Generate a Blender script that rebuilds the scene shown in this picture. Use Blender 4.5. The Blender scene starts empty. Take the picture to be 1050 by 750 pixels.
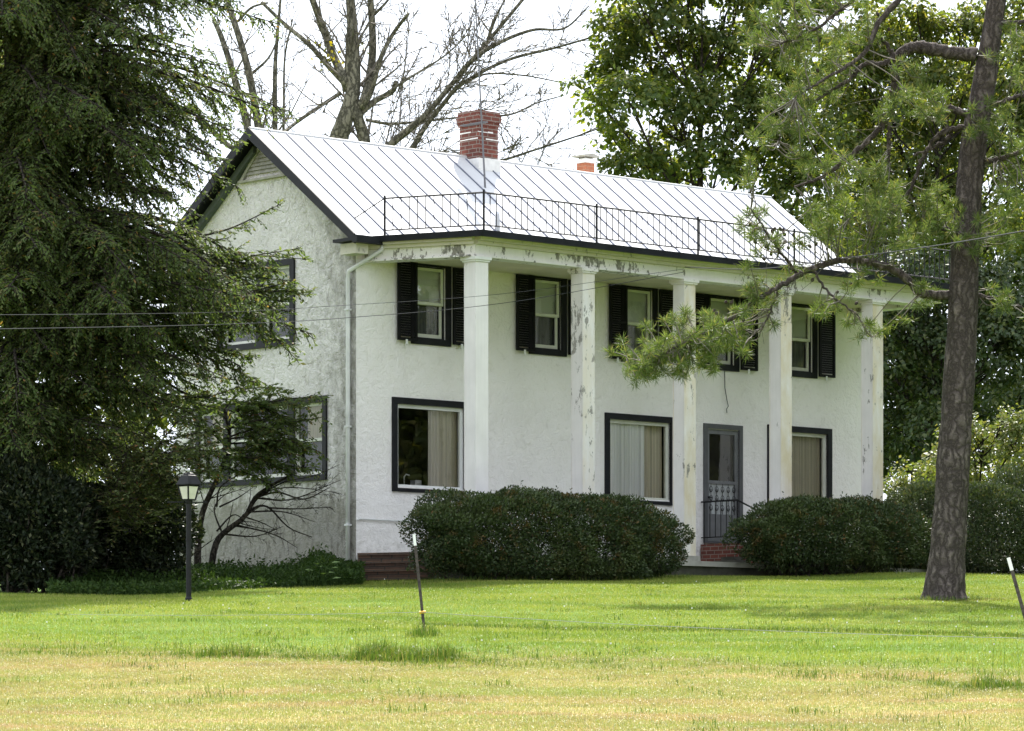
import bpy, math, random
import numpy as np
from mathutils import Vector

# ------------------------------------------------------------------ camera, sky, sun, exposure
scene = bpy.context.scene
col = scene.collection
F = 3820.0            # focal length in photo pixels (photo 1050 wide)
CZ = 1.73             # eye height
ALPHA = 0.744         # house yaw
CA, SA = math.cos(ALPHA), math.sin(ALPHA)
HX, HY, HZ = -2.93, 70.0, CZ + 2.8

cd = bpy.data.cameras.new("camera")
cam = bpy.data.objects.new("camera", cd)
col.objects.link(cam)
cam.location = (0, 0, CZ)
cam.rotation_euler = (math.pi / 2, 0, 0)
cd.sensor_width = 36.0
cd.lens = 36.0 * F / 1050.0
cd.shift_y = (722 - 375) / 1050.0
cd.clip_start = 0.5
cd.clip_end = 6000
scene.camera = cam

SUN_EL, SUN_AZ = math.radians(50), math.radians(3)      # azimuth measured from +Y towards +X
world = bpy.data.worlds.new("World")
scene.world = world
world.use_nodes = True
wn = world.node_tree.nodes
wl = world.node_tree.links
wn.clear()
sky = wn.new("ShaderNodeTexSky")
sky.sky_type = 'NISHITA'
sky.sun_disc = False
sky.sun_elevation = SUN_EL
sky.sun_rotation = SUN_AZ
sky.air_density = 1.0
sky.dust_density = 2.0
tcw = wn.new("ShaderNodeTexCoord")
cn = wn.new("ShaderNodeTexNoise")
cn.inputs["Scale"].default_value = 3.5
cn.inputs["Detail"].default_value = 6
wl.new(tcw.outputs["Generated"], cn.inputs["Vector"])
cr = wn.new("ShaderNodeValToRGB")
cr.color_ramp.elements[0].position = 0.30
cr.color_ramp.elements[0].color = (0.90, 0.90, 0.90, 1)
cr.color_ramp.elements[1].position = 0.60
cr.color_ramp.elements[1].color = (1, 1, 1, 1)
wl.new(cn.outputs["Fac"], cr.inputs["Fac"])
wm = wn.new("ShaderNodeMix")
wm.data_type = 'RGBA'
wl.new(cr.outputs["Color"], wm.inputs[0])
wl.new(sky.outputs["Color"], wm.inputs[6])
wm.inputs[7].default_value = (7.2, 7.75, 8.7, 1)         # thin bright cloud
wb = wn.new("ShaderNodeBackground")
wb.inputs["Strength"].default_value = 0.10
wl.new(wm.outputs[2], wb.inputs["Color"])
wo = wn.new("ShaderNodeOutputWorld")
wl.new(wb.outputs[0], wo.inputs["Surface"])

sl = bpy.data.lights.new("sun", 'SUN')
sl.energy = 5.0
sl.angle = math.radians(0.6)
sl.color = (1.0, 0.955, 0.87)
sun = bpy.data.objects.new("sun", sl)
col.objects.link(sun)
sd = Vector((math.sin(SUN_AZ) * math.cos(SUN_EL), math.cos(SUN_AZ) * math.cos(SUN_EL), math.sin(SUN_EL)))
sun.rotation_euler = sd.to_track_quat('Z', 'Y').to_euler()
sun.location = (10, 60, 60)

vs = scene.view_settings
vs.view_transform = 'Standard'
vs.look = 'None'
vs.exposure = 1.36
vs.gamma = 1.0
vs.use_curve_mapping = False
scene.cycles.max_bounces = 8
scene.cycles.diffuse_bounces = 4
scene.cycles.transmission_bounces = 6
scene.cycles.transparent_max_bounces = 8
scene.cycles.use_denoising = True

# ------------------------------------------------------------------ small helpers
R = np.random.default_rng(7)


def W(px, py, d):
    """photo pixel at depth d -> world point"""
    return np.array(((px - 525) / F * d, d, CZ + (722 - py) / F * d))


def poly(pts, d):
    """list of (px, py[, depth offset]) -> array of world points at depth d"""
    return np.array([W(p[0], p[1], d + (p[2] if len(p) > 2 else 0)) for p in pts])


def loc_x(px, y):
    t = (px - 525) / F
    return (t * (HY + y * CA) - HX + y * SA) / (CA - t * SA)


def loc_z(px, py, y):
    x = loc_x(px, y)
    return (722 - py) / F * (HY + x * SA + y * CA) - 2.8


def house_pt(x, y, z=0.0):
    return np.array((HX + x * CA - y * SA, HY + x * SA + y * CA, HZ + z))


def ground_z(x, y):
    x = np.asarray(x, float)
    y = np.asarray(y, float)
    h = 0.058 * y
    k = 0.10
    z = -k * np.logaddexp(-h / k, -4.46 / k)
    k2 = 0.3
    z = k2 * np.logaddexp(z / k2, -0.6 / k2)
    z = z + 0.035 * np.sin(x * 0.45 + 1.3) * np.sin(y * 0.22) + 0.02 * np.sin(x * 1.1 + y * 0.5)
    return z


class MB:
    """collects faces for one mesh"""

    def __init__(self):
        self.v = []
        self.n = 0
        self.f = {}

    def add(self, verts, faces):
        verts = np.asarray(verts, float).reshape(-1, 3)
        faces = np.asarray(faces, int)
        self.v.append(verts)
        self.f.setdefault(faces.shape[1], []).append(faces + self.n)
        self.n += len(verts)

    def box(self, lo, hi, bevel=0.0):
        x0, y0, z0 = lo
        x1, y1, z1 = hi
        v = [(x0, y0, z0), (x1, y0, z0), (x1, y1, z0), (x0, y1, z0), (x0, y0, z1), (x1, y0, z1), (x1, y1, z1), (x0, y1, z1)]
        self.add(v, [(0, 3, 2, 1), (4, 5, 6, 7), (0, 1, 5, 4), (1, 2, 6, 5), (2, 3, 7, 6), (3, 0, 4, 7)])

    def prism(self, outline, axis_vec):
        """closed outline (list of 3d points) extruded along axis_vec"""
        a = np.asarray(outline, float)
        n = len(a)
        b = a + np.asarray(axis_vec, float)
        self.add(np.vstack([a, b]), [(i, (i + 1) % n, n + (i + 1) % n, n + i) for i in range(n)])
        self.v.append(np.vstack([a, b]))
        self.f.setdefault(n, []).append(np.array([list(range(n))[::-1], list(range(n, 2 * n))]) + self.n)
        self.n += 2 * n

    def tube(self, pts, rad, n=6, cap=True):
        p = np.asarray(pts, float)
        m = len(p)
        r = np.broadcast_to(np.asarray(rad, float), (m,))
        t = np.gradient(p, axis=0)
        t /= np.linalg.norm(t, axis=1)[:, None] + 1e-9
        ref = np.array((0.0, 0.0, 1.0)) if abs(t[:, 2]).mean() < 0.8 else np.array((1.0, 0.0, 0.0))
        a = np.cross(t, ref)
        a /= np.linalg.norm(a, axis=1)[:, None] + 1e-9
        b = np.cross(t, a)
        ang = np.linspace(0, 2 * np.pi, n, endpoint=False)
        ring = p[:, None, :] + r[:, None, None] * (np.cos(ang)[None, :, None] * a[:, None, :] + np.sin(ang)[None, :, None] * b[:, None, :])
        idx = np.arange(m * n).reshape(m, n)
        q = np.stack([idx[:-1], np.roll(idx[:-1], -1, 1), np.roll(idx[1:], -1, 1), idx[1:]], -1).reshape(-1, 4)
        self.add(ring.reshape(-1, 3), q)
        if cap:
            base = self.n - m * n
            self.f.setdefault(n, []).append(np.array([list(range(n))[::-1], list(range((m - 1) * n, m * n))]) + base)

    def build(self, name, mat, parent=None, smooth=False, origin=None):
        me = bpy.data.meshes.new(name)
        v = np.vstack(self.v)
        if origin is not None:
            v = v - np.asarray(origin, float)
        me.vertices.add(len(v))
        me.vertices.foreach_set("co", v.astype(np.float32).ravel())
        loops, starts = [], []
        s = 0
        for k, lst in self.f.items():
            a = np.vstack(lst)
            loops.append(a.ravel())
            starts.append(s + np.arange(len(a)) * k)
            s += a.size
        loops = np.concatenate(loops)
        starts = np.concatenate(starts)
        me.loops.add(len(loops))
        me.loops.foreach_set("vertex_index", loops.astype(np.int32))
        me.polygons.add(len(starts))
        me.polygons.foreach_set("loop_start", starts.astype(np.int32))
        me.polygons.foreach_set("use_smooth", np.full(len(starts), smooth, bool))
        me.update(calc_edges=True)
        me.validate()
        o = bpy.data.objects.new(name, me)
        col.objects.link(o)
        if mat:
            me.materials.append(mat)
        if parent:
            o.parent = parent
        return o


def tag(o, label=None, cat=None, group=None, kind=None):
    if label:
        o["label"] = label
    if cat:
        o["category"] = cat
    if group:
        o["group"] = group
    if kind:
        o["kind"] = kind
    return o


def empty(name, loc, rz=0.0):
    o = bpy.data.objects.new(name, None)
    o.location = loc
    o.rotation_euler = (0, 0, rz)
    o.empty_display_size = 0.3
    col.objects.link(o)
    return o


def dup(o, parent=None, dx=(0, 0, 0)):
    c = o.copy()
    col.objects.link(c)
    if parent:
        c.parent = parent
    c.location = Vector(o.location) + Vector(dx)
    return c


# ------------------------------------------------------------------ materials
def newmat(name):
    m = bpy.data.materials.new(name)
    m.use_nodes = True
    nt = m.node_tree
    b = nt.nodes["Principled BSDF"]
    return m, nt, b


def ramp(nt, fac, stops):
    r = nt.nodes.new("ShaderNodeValToRGB")
    e = r.color_ramp.elements
    while len(e) < len(stops):
        e.new(0.5)
    for i, (p, c) in enumerate(stops):
        e[i].position = p
        e[i].color = (*c, 1) if len(c) == 3 else c
    nt.links.new(fac, r.inputs["Fac"])
    return r.outputs["Color"]


def noise(nt, scale, detail=4, rough=0.55, vec=None, stretch=None, dist=0.0):
    n = nt.nodes.new("ShaderNodeTexNoise")
    n.inputs["Scale"].default_value = scale
    n.inputs["Detail"].default_value = detail
    n.inputs["Roughness"].default_value = rough
    n.inputs["Distortion"].default_value = dist
    if vec is None:
        tc = nt.nodes.new("ShaderNodeTexCoord")
        vec = tc.outputs["Object"]
    if stretch:
        mp = nt.nodes.new("ShaderNodeMapping")
        mp.inputs["Scale"].default_value = stretch
        nt.links.new(vec, mp.inputs["Vector"])
        vec = mp.outputs["Vector"]
    nt.links.new(vec, n.inputs["Vector"])
    return n.outputs["Fac"]


def mixc(nt, fac, a, b, mode='MIX'):
    m = nt.nodes.new("ShaderNodeMix")
    m.data_type = 'RGBA'
    m.blend_type = mode
    for i, v in ((0, fac), (6, a), (7, b)):
        if hasattr(v, "links") or hasattr(v, "node"):
            nt.links.new(v, m.inputs[i])
        elif i == 0:
            m.inputs[0].default_value = v
        else:
            m.inputs[i].default_value = (*v, 1)
    return m.outputs[2]


def mth(nt, op, a, b=None, clamp=False):
    m = nt.nodes.new("ShaderNodeMath")
    m.operation = op
    m.use_clamp = clamp
    for i, v in ((0, a), (1, b)):
        if v is None:
            continue
        if hasattr(v, "node"):
            nt.links.new(v, m.inputs[i])
        else:
            m.inputs[i].default_value = v
    return m.outputs[0]


def bump(nt, b, height, strength=0.5, dist=0.02):
    bp = nt.nodes.new("ShaderNodeBump")
    bp.inputs["Strength"].default_value = strength
    bp.inputs["Distance"].default_value = dist
    nt.links.new(height, bp.inputs["Height"])
    nt.links.new(bp.outputs[0], b.inputs["Normal"])


def objz(nt):
    tc = nt.nodes.new("ShaderNodeTexCoord")
    s = nt.nodes.new("ShaderNodeSeparateXYZ")
    nt.links.new(tc.outputs["Object"], s.inputs[0])
    return s.outputs


def simple(name, c, rough=0.6, var=0.15, scale=6.0, metal=0.0, spec=0.35, bmp=0.0):
    m, nt, b = newmat(name)
    f = noise(nt, scale, 5)
    lo = tuple(x * (1 - var) for x in c)
    hi = tuple(min(1, x * (1 + var)) for x in c)
    nt.links.new(ramp(nt, f, [(0.3, lo), (0.7, hi)]), b.inputs["Base Color"])
    b.inputs["Roughness"].default_value = rough
    b.inputs["Metallic"].default_value = metal
    b.inputs["Specular IOR Level"].default_value = spec
    if bmp:
        bump(nt, b, noise(nt, scale * 6, 4), 0.5, bmp)
    return m


def leafmat(name, stops, trans=0.35, tcol=None, gloss=0.45, rough=0.45, noise_scale=0.0, patches=()):
    """leaf with colour varying from leaf to leaf; light shines through it"""
    m, nt, b = newmat(name)
    g = nt.nodes.new("ShaderNodeNewGeometry")
    c = ramp(nt, g.outputs["Random Per Island"], stops)
    if noise_scale:
        f = noise(nt, noise_scale, 3)
        c2 = mixc(nt, 1.0, c, ramp(nt, f, [(0.3, (0.62, 0.66, 0.55)), (0.7, (1.0, 1.0, 1.0))]), 'MULTIPLY')
        c = c2
    for psc, pst, plo, phi, pcol in patches:
        f = noise(nt, psc, 5, 0.65, stretch=pst)
        c = mixc(nt, ramp(nt, f, [(plo, (0, 0, 0)), (phi, (1, 1, 1))]), c, mixc(nt, 0.65, c, pcol))
    nt.links.new(c, b.inputs["Base Color"])
    b.inputs["Roughness"].default_value = rough
    b.inputs["Specular IOR Level"].default_value = gloss
    t = nt.nodes.new("ShaderNodeBsdfTranslucent")
    tc = mixc(nt, 1.0, c, tcol or (1.3, 1.25, 0.5), 'MULTIPLY')
    nt.links.new(tc, t.inputs["Color"])
    mx = nt.nodes.new("ShaderNodeMixShader")
    mx.inputs[0].default_value = trans
    out = nt.nodes["Material Output"]
    nt.links.new(b.outputs[0], mx.inputs[1])
    nt.links.new(t.outputs[0], mx.inputs[2])
    nt.links.new(mx.outputs[0], out.inputs["Surface"])
    return m


def stucco_mat(name, dirty):
    m, nt, b = newmat(name)
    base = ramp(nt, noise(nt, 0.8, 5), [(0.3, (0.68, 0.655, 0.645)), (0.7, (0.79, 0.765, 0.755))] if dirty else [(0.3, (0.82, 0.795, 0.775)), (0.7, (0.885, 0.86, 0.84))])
    X, Y, Z = objz(nt)
    # trowel strokes
    n1 = noise(nt, 5.5, 6, 0.6, dist=1.2)
    n2 = noise(nt, 26, 3, 0.6)
    v = nt.nodes.new("ShaderNodeTexVoronoi")
    v.feature = 'DISTANCE_TO_EDGE'
    v.inputs["Scale"].default_value = 6.0
    tc = nt.nodes.new("ShaderNodeTexCoord")
    wv = nt.nodes.new("ShaderNodeTexNoise")
    wv.inputs["Scale"].default_value = 3.0
    nt.links.new(tc.outputs["Object"], wv.inputs["Vector"])
    add = nt.nodes.new("ShaderNodeVectorMath")
    add.operation = 'ADD'
    nt.links.new(tc.outputs["Object"], add.inputs[0])
    nt.links.new(wv.outputs["Color"], add.inputs[1])
    nt.links.new(add.outputs[0], v.inputs["Vector"])
    crease = ramp(nt, v.outputs["Distance"], [(0.0, (0, 0, 0)), (0.07, (1, 1, 1))])
    hgt = mth(nt, 'ADD', mth(nt, 'MULTIPLY', n1, 1.0), mth(nt, 'ADD', mth(nt, 'MULTIPLY', n2, 0.25), mth(nt, 'MULTIPLY', crease, 0.12)))
    bump(nt, b, hgt, 0.9 if dirty else 0.5, 0.08)
    c = base
    # dirt that has settled in the pits
    pit = ramp(nt, n1, [(0.30, (1, 1, 1)), (0.44, (0, 0, 0))])
    c = mixc(nt, mth(nt, 'MULTIPLY', pit, 0.6 if dirty else 0.15), c, (0.34, 0.32, 0.27))
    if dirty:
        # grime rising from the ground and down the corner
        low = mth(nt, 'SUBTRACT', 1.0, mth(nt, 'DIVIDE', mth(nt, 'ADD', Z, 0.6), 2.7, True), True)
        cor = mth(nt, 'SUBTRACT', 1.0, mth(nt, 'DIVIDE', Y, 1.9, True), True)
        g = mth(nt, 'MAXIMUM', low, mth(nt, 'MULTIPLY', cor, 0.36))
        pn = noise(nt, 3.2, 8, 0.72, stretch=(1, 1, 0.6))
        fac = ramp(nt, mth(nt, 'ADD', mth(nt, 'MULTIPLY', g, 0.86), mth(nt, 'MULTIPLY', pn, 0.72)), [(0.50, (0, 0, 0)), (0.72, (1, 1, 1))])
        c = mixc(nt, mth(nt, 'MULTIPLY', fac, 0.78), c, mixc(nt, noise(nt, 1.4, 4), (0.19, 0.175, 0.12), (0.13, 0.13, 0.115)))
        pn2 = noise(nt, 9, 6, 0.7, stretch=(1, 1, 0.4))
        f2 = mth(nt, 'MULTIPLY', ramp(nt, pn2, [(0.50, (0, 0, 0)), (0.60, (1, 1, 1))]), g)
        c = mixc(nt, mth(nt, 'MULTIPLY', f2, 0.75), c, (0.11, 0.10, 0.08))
    else:
        low = mth(nt, 'SUBTRACT', 1.0, mth(nt, 'DIVIDE', mth(nt, 'ADD', Z, 0.3), 0.9, True), True)
        pn = noise(nt, 6, 6, 0.7)
        fac = mth(nt, 'MULTIPLY', low, ramp(nt, pn, [(0.42, (0, 0, 0)), (0.65, (1, 1, 1))]))
        c = mixc(nt, mth(nt, 'MULTIPLY', fac, 0.7), c, (0.22, 0.21, 0.18))
    nt.links.new(c, b.inputs["Base Color"])
    b.inputs["Roughness"].default_value = 0.85
    b.inputs["Specular IOR Level"].default_value = 0.2
    return m


def peel_mat(name, amount, wood=(0.60, 0.50, 0.30), yellow=0.0, base=(0.79, 0.765, 0.755)):
    """old white paint flaking off boards"""
    m, nt, b = newmat(name)
    X, Y, Z = objz(nt)
    tc = nt.nodes.new("ShaderNodeTexCoord")
    c = ramp(nt, noise(nt, 2.0, 5), [(0.3, tuple(x * 0.93 for x in base)), (0.7, tuple(min(1, x * 1.05) for x in base))])
    g = nt.nodes.new("ShaderNodeNewGeometry")
    if yellow:
        # the board on the street face has weathered to bare yellowish primer
        sn = nt.nodes.new("ShaderNodeSeparateXYZ")
        vt = nt.nodes.new("ShaderNodeVectorTransform")
        vt.vector_type = 'NORMAL'
        vt.convert_from = 'WORLD'
        vt.convert_to = 'OBJECT'
        nt.links.new(g.outputs["True Normal"], vt.inputs[0])
        nt.links.new(vt.outputs[0], sn.inputs[0])
        front = mth(nt, 'GREATER_THAN', mth(nt, 'MULTIPLY', sn.outputs[1], -1.0), 0.5)
        sn2 = noise(nt, 3.0, 6, 0.65, stretch=(1.0, 1.0, 0.35))
        fy = ramp(nt, sn2, [(0.40 - 0.1 * yellow, (0, 0, 0)), (0.62, (1, 1, 1))])
        c = mixc(nt, mth(nt, 'MULTIPLY', mth(nt, 'MULTIPLY', fy, front), 0.25 + 0.4 * yellow), c, wood)
    pn = mth(nt, 'ADD', mth(nt, 'MULTIPLY', noise(nt, 6.0, 8, 0.7, stretch=(1.6, 1.6, 0.7)), 0.6), mth(nt, 'MULTIPLY', noise(nt, 0.9, 2), 0.4))
    fac = ramp(nt, pn, [(0.64 - 0.1 * amount, (0, 0, 0)), (0.655 - 0.1 * amount, (1, 1, 1))])
    gc = ramp(nt, noise(nt, 20, 3), [(0.3, (0.10, 0.10, 0.09)), (0.7, (0.33, 0.31, 0.27))])
    c = mixc(nt, mth(nt, 'MULTIPLY', fac, min(1.0, 0.5 + amount * 0.5)), c, gc)
    # faint vertical weather streaks
    st = noise(nt, 18, 3, stretch=(1, 1, 0.05))
    c = mixc(nt, 0.12, c, mixc(nt, 1.0, c, ramp(nt, st, [(0.35, (0.72, 0.72, 0.68)), (0.6, (1, 1, 1))]), 'MULTIPLY'))
    nt.links.new(c, b.inputs["Base Color"])
    b.inputs["Roughness"].default_value = 0.6
    bump(nt, b, mth(nt, 'SUBTRACT', 1.0, fac), 0.4, 0.004)
    return m


def brick_mat(name, c1, c2, mortar, scale=1.0, white=0.0):
    m, nt, b = newmat(name)
    X, Y, Z = objz(nt)
    # run the courses round the corner: u = x + y
    cx = nt.nodes.new("ShaderNodeCombineXYZ")
    nt.links.new(mth(nt, 'ADD', X, Y), cx.inputs[0])
    nt.links.new(Z, cx.inputs[1])
    br = nt.nodes.new("ShaderNodeTexBrick")
    br.inputs["Scale"].default_value = scale
    br.inputs["Brick Width"].default_value = 0.23
    br.inputs["Row Height"].default_value = 0.082
    br.inputs["Mortar Size"].default_value = 0.009
    br.inputs["Mortar Smooth"].default_value = 0.2
    br.inputs["Bias"].default_value = 0.0
    br.inputs["Color1"].default_value = (*c1, 1)
    br.inputs["Color2"].default_value = (*c2, 1)
    br.inputs["Mortar"].default_value = (*mortar, 1)
    nt.links.new(cx.outputs[0], br.inputs["Vector"])
    c = mixc(nt, 0.5, br.outputs["Color"], mixc(nt, 1.0, br.outputs["Color"], ramp(nt, noise(nt, 9, 5), [(0.3, (0.5, 0.5, 0.5)), (0.7, (1.1, 1.1, 1.1))]), 'MULTIPLY'))
    nt.links.new(c, b.inputs["Base Color"])
    b.inputs["Roughness"].default_value = 0.9
    bump(nt, b, mth(nt, 'SUBTRACT', 1.0, br.outputs["Fac"]), 0.6, 0.01)
    return m


def glass_mat(name, tint=(0.9, 0.92, 0.9), spec=0.05):
    m, nt, b = newmat(name)
    nt.nodes.remove(b)
    tr = nt.nodes.new("ShaderNodeBsdfTransparent")
    tr.inputs["Color"].default_value = (*tint, 1)
    gl = nt.nodes.new("ShaderNodeBsdfGlossy")
    gl.inputs["Roughness"].default_value = 0.02
    lw = nt.nodes.new("ShaderNodeFresnel")
    lw.inputs["IOR"].default_value = 1.5
    bp = nt.nodes.new("ShaderNodeBump")
    bp.inputs["Strength"].default_value = 0.12
    bp.inputs["Distance"].default_value = 0.02
    nt.links.new(noise(nt, 1.6, 1), bp.inputs["Height"])
    nt.links.new(bp.outputs[0], gl.inputs["Normal"])
    mx = nt.nodes.new("ShaderNodeMixShader")
    nt.links.new(mth(nt, 'ADD', lw.outputs[0], spec), mx.inputs[0])
    nt.links.new(tr.outputs[0], mx.inputs[1])
    nt.links.new(gl.outputs[0], mx.inputs[2])
    nt.links.new(mx.outputs[0], nt.nodes["Material Output"].inputs["Surface"])
    return m


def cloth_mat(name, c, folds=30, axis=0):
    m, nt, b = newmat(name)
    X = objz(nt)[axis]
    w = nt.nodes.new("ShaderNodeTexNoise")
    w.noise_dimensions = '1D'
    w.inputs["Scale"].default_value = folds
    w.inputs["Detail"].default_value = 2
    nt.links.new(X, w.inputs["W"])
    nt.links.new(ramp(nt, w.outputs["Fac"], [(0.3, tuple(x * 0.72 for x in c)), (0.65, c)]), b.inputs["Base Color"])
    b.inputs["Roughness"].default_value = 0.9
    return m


def bark_mat(name, dark, light, scale=7.0, stretch=(1, 1, 0.35), crack=0.09, bd=0.03):
    m, nt, b = newmat(name)
    tc = nt.nodes.new("ShaderNodeTexCoord")
    wv = nt.nodes.new("ShaderNodeTexNoise")
    wv.inputs["Scale"].default_value = 5.0
    wv.inputs["Detail"].default_value = 6
    wv.inputs["Roughness"].default_value = 0.65
    nt.links.new(tc.outputs["Object"], wv.inputs["Vector"])
    sc = nt.nodes.new("ShaderNodeVectorMath")
    sc.operation = 'SCALE'
    sc.inputs["Scale"].default_value = 0.30
    nt.links.new(wv.outputs["Color"], sc.inputs[0])
    add = nt.nodes.new("ShaderNodeVectorMath")
    add.operation = 'ADD'
    nt.links.new(tc.outputs["Object"], add.inputs[0])
    nt.links.new(sc.outputs[0], add.inputs[1])
    mp = nt.nodes.new("ShaderNodeMapping")
    mp.inputs["Scale"].default_value = stretch
    nt.links.new(add.outputs[0], mp.inputs["Vector"])
    v = nt.nodes.new("ShaderNodeTexVoronoi")
    v.feature = 'DISTANCE_TO_EDGE'
    v.inputs["Scale"].default_value = scale
    nt.links.new(mp.outputs[0], v.inputs["Vector"])
    v2 = nt.nodes.new("ShaderNodeTexVoronoi")
    v2.inputs["Scale"].default_value = scale
    nt.links.new(mp.outputs[0], v2.inputs["Vector"])
    plate = mth(nt, 'MULTIPLY', ramp(nt, v.outputs["Distance"], [(0.0, (0, 0, 0)), (crack * 2.2, (1, 1, 1))]), ramp(nt, noise(nt, scale * 1.2, 6, 0.7, stretch=(1, 1, 0.25)), [(0.28, (0.55, 0.55, 0.55)), (0.5, (1, 1, 1))]))
    fine = noise(nt, scale * 3.5, 5, 0.7, stretch=(1, 1, 0.5))
    tone = mixc(nt, fine, dark, light)
    sv = nt.nodes.new("ShaderNodeSeparateColor")
    nt.links.new(v2.outputs["Color"], sv.inputs[0])
    tone = mixc(nt, 1.0, tone, ramp(nt, sv.outputs[0], [(0.0, (0.90, 0.89, 0.88)), (1.0, (1.08, 1.07, 1.06))]), 'MULTIPLY')
    c = mixc(nt, plate, tuple(x * 0.42 for x in dark), tone)
    nt.links.new(c, b.inputs["Base Color"])
    b.inputs["Roughness"].default_value = 0.95
    b.inputs["Specular IOR Level"].default_value = 0.15
    bump(nt, b, mth(nt, 'ADD', plate, mth(nt, 'MULTIPLY', fine, 0.5)), 0.9, bd)
    return m

# ------------------------------------------------------------------ the farmhouse
M = {}
M['stucco'] = stucco_mat("stucco_front", False)
M['stucco_dirty'] = stucco_mat("stucco_gable", True)
M['black'] = simple("black_trim_paint", (0.012, 0.0125, 0.015), 0.5, 0.3, 5, spec=0.2)
M['shutter'] = simple("black_shutter_paint", (0.009, 0.009, 0.010), 0.6, 0.3, 5, spec=0.12)
M['greytrim'] = simple("grey_door_paint", (0.085, 0.087, 0.092), 0.5, 0.15, 4)
M['sash'] = simple("cream_sash_paint", (0.60, 0.61, 0.54), 0.5, 0.1, 4)
M['white'] = simple("white_paint", (0.74, 0.75, 0.74), 0.5, 0.06, 3)
M['soffit'] = simple("cream_soffit_paint", (0.68, 0.62, 0.50), 0.7, 0.12, 2)
M['glass'] = glass_mat("window_glass", (0.97, 0.98, 0.97), 0.12)
M['glass_clear'] = glass_mat("clear_window_glass", (0.98, 0.98, 0.98), 0.0)
M['shade'] = simple("pale_roller_shade", (0.62, 0.66, 0.56), 0.8, 0.05, 2)
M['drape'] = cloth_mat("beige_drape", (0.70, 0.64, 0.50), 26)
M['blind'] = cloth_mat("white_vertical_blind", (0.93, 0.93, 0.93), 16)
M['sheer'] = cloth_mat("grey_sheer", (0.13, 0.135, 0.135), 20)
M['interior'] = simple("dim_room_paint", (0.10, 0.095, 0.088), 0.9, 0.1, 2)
M['iron'] = simple("wrought_iron", (0.012, 0.012, 0.013), 0.55, 0.3, 10, spec=0.2)
M['rust_iron'] = simple("rusty_iron", (0.035, 0.026, 0.024), 0.7, 0.5, 8)
M['peel0'] = peel_mat("column_paint_sound", 0.05, yellow=0.0)
M['peel1'] = peel_mat("column_paint_flaking", 0.62, yellow=0.35)
M['peel2'] = peel_mat("column_paint_bare", 0.72, yellow=1.3)
M['frieze'] = peel_mat("frieze_paint_flaking", 0.95)
M['crown'] = peel_mat("crown_moulding_paint", 0.5, base=(0.62, 0.585, 0.50))
M['roofmetal'] = simple("white_painted_roof_metal", (0.53, 0.53, 0.535), 0.5, 0.07, 1.2)
M['seam'] = simple("shade_grey_seam_metal", (0.13, 0.14, 0.19), 0.5, 0.2, 3)  # shadow side of the roof ribs put into their dark colour
M['gutter'] = simple("black_gutter", (0.011, 0.012, 0.014), 0.5, 0.4, 3, spec=0.2)
M['pipe'] = simple("white_downspout_paint", (0.66, 0.67, 0.66), 0.5, 0.15, 2)
M['brick'] = brick_mat("red_brick", (0.19, 0.052, 0.035), (0.12, 0.034, 0.025), (0.24, 0.20, 0.17))
M['brick_or'] = brick_mat("orange_brick", (0.42, 0.14, 0.07), (0.36, 0.12, 0.06), (0.40, 0.20, 0.12))
M['brick_old'] = brick_mat("mossy_brown_brick", (0.10, 0.055, 0.034), (0.065, 0.04, 0.028), (0.035, 0.03, 0.022))
M['tread'] = brick_mat("worn_tread_brick", (0.17, 0.10, 0.06), (0.10, 0.06, 0.04), (0.06, 0.05, 0.04))
M['concrete'] = simple("old_concrete", (0.36, 0.35, 0.31), 0.9, 0.25, 3)
M['stone_dark'] = simple("mossy_foundation", (0.07, 0.068, 0.055), 0.95, 0.4, 4)
M['lime'] = simple("white_lime_patch", (0.72, 0.71, 0.69), 0.8, 0.1, 8)
M['vent'] = simple("weathered_vent_wood", (0.34, 0.33, 0.29), 0.8, 0.25, 6)
M['mast'] = simple("dull_mast_pipe", (0.13, 0.13, 0.14), 0.6, 0.2, 4)
M['silver'] = simple("galvanised_metal", (0.45, 0.46, 0.48), 0.4, 0.15, 6, metal=0.6)

L, DEP = 14.2, 5.52
RID_Y, RID_Z, EAVE_Y, EAVE_Z = 2.76, 8.30, -0.40, 5.96
PITCH = (RID_Z - EAVE_Z) / (RID_Y - EAVE_Y)
house = empty('farmhouse', (HX, HY, HZ), ALPHA)
tag(house, 'two-storey white stucco farmhouse with a pale metal roof and square columned porch', 'house')


def H(name, mb, mat, parent=None, smooth=False):
    return mb.build(name, M[mat] if isinstance(mat, str) else mat, parent or house, smooth)


def wall_grid(mb, T, u0, u1, v0, v1, holes, depth):
    us = sorted({u0, u1, *[h[0] for h in holes], *[h[1] for h in holes]})
    vs_ = sorted({v0, v1, *[h[2] for h in holes], *[h[3] for h in holes]})
    for a, b in zip(us[:-1], us[1:]):
        for c, d in zip(vs_[:-1], vs_[1:]):
            mu, mv = (a + b) / 2, (c + d) / 2
            if any(h[0] < mu < h[1] and h[2] < mv < h[3] for h in holes):
                continue
            mb.add([T(a, 0, c), T(b, 0, c), T(b, 0, d), T(a, 0, d)], [(0, 1, 2, 3)])
    for a, b, c, d in holes:
        ring = [(a, c), (b, c), (b, d), (a, d)]
        for i in range(4):
            p, q = ring[i], ring[(i + 1) % 4]
            mb.add([T(p[0], 0, p[1]), T(q[0], 0, q[1]), T(q[0], depth, q[1]), T(p[0], depth, p[1])], [(0, 1, 2, 3)])


TF = lambda u, d, v: (u, d, v)        # street front: u along x
TG = lambda u, d, v: (d, u, v)        # gable end: u along y


def bx(mb, front, u0, u1, d0, d1, v0, v1):
    if front:
        mb.box((u0, d0, v0), (u1, d1, v1))
    else:
        mb.box((d0, u0, v0), (d1, u1, v1))


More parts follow.
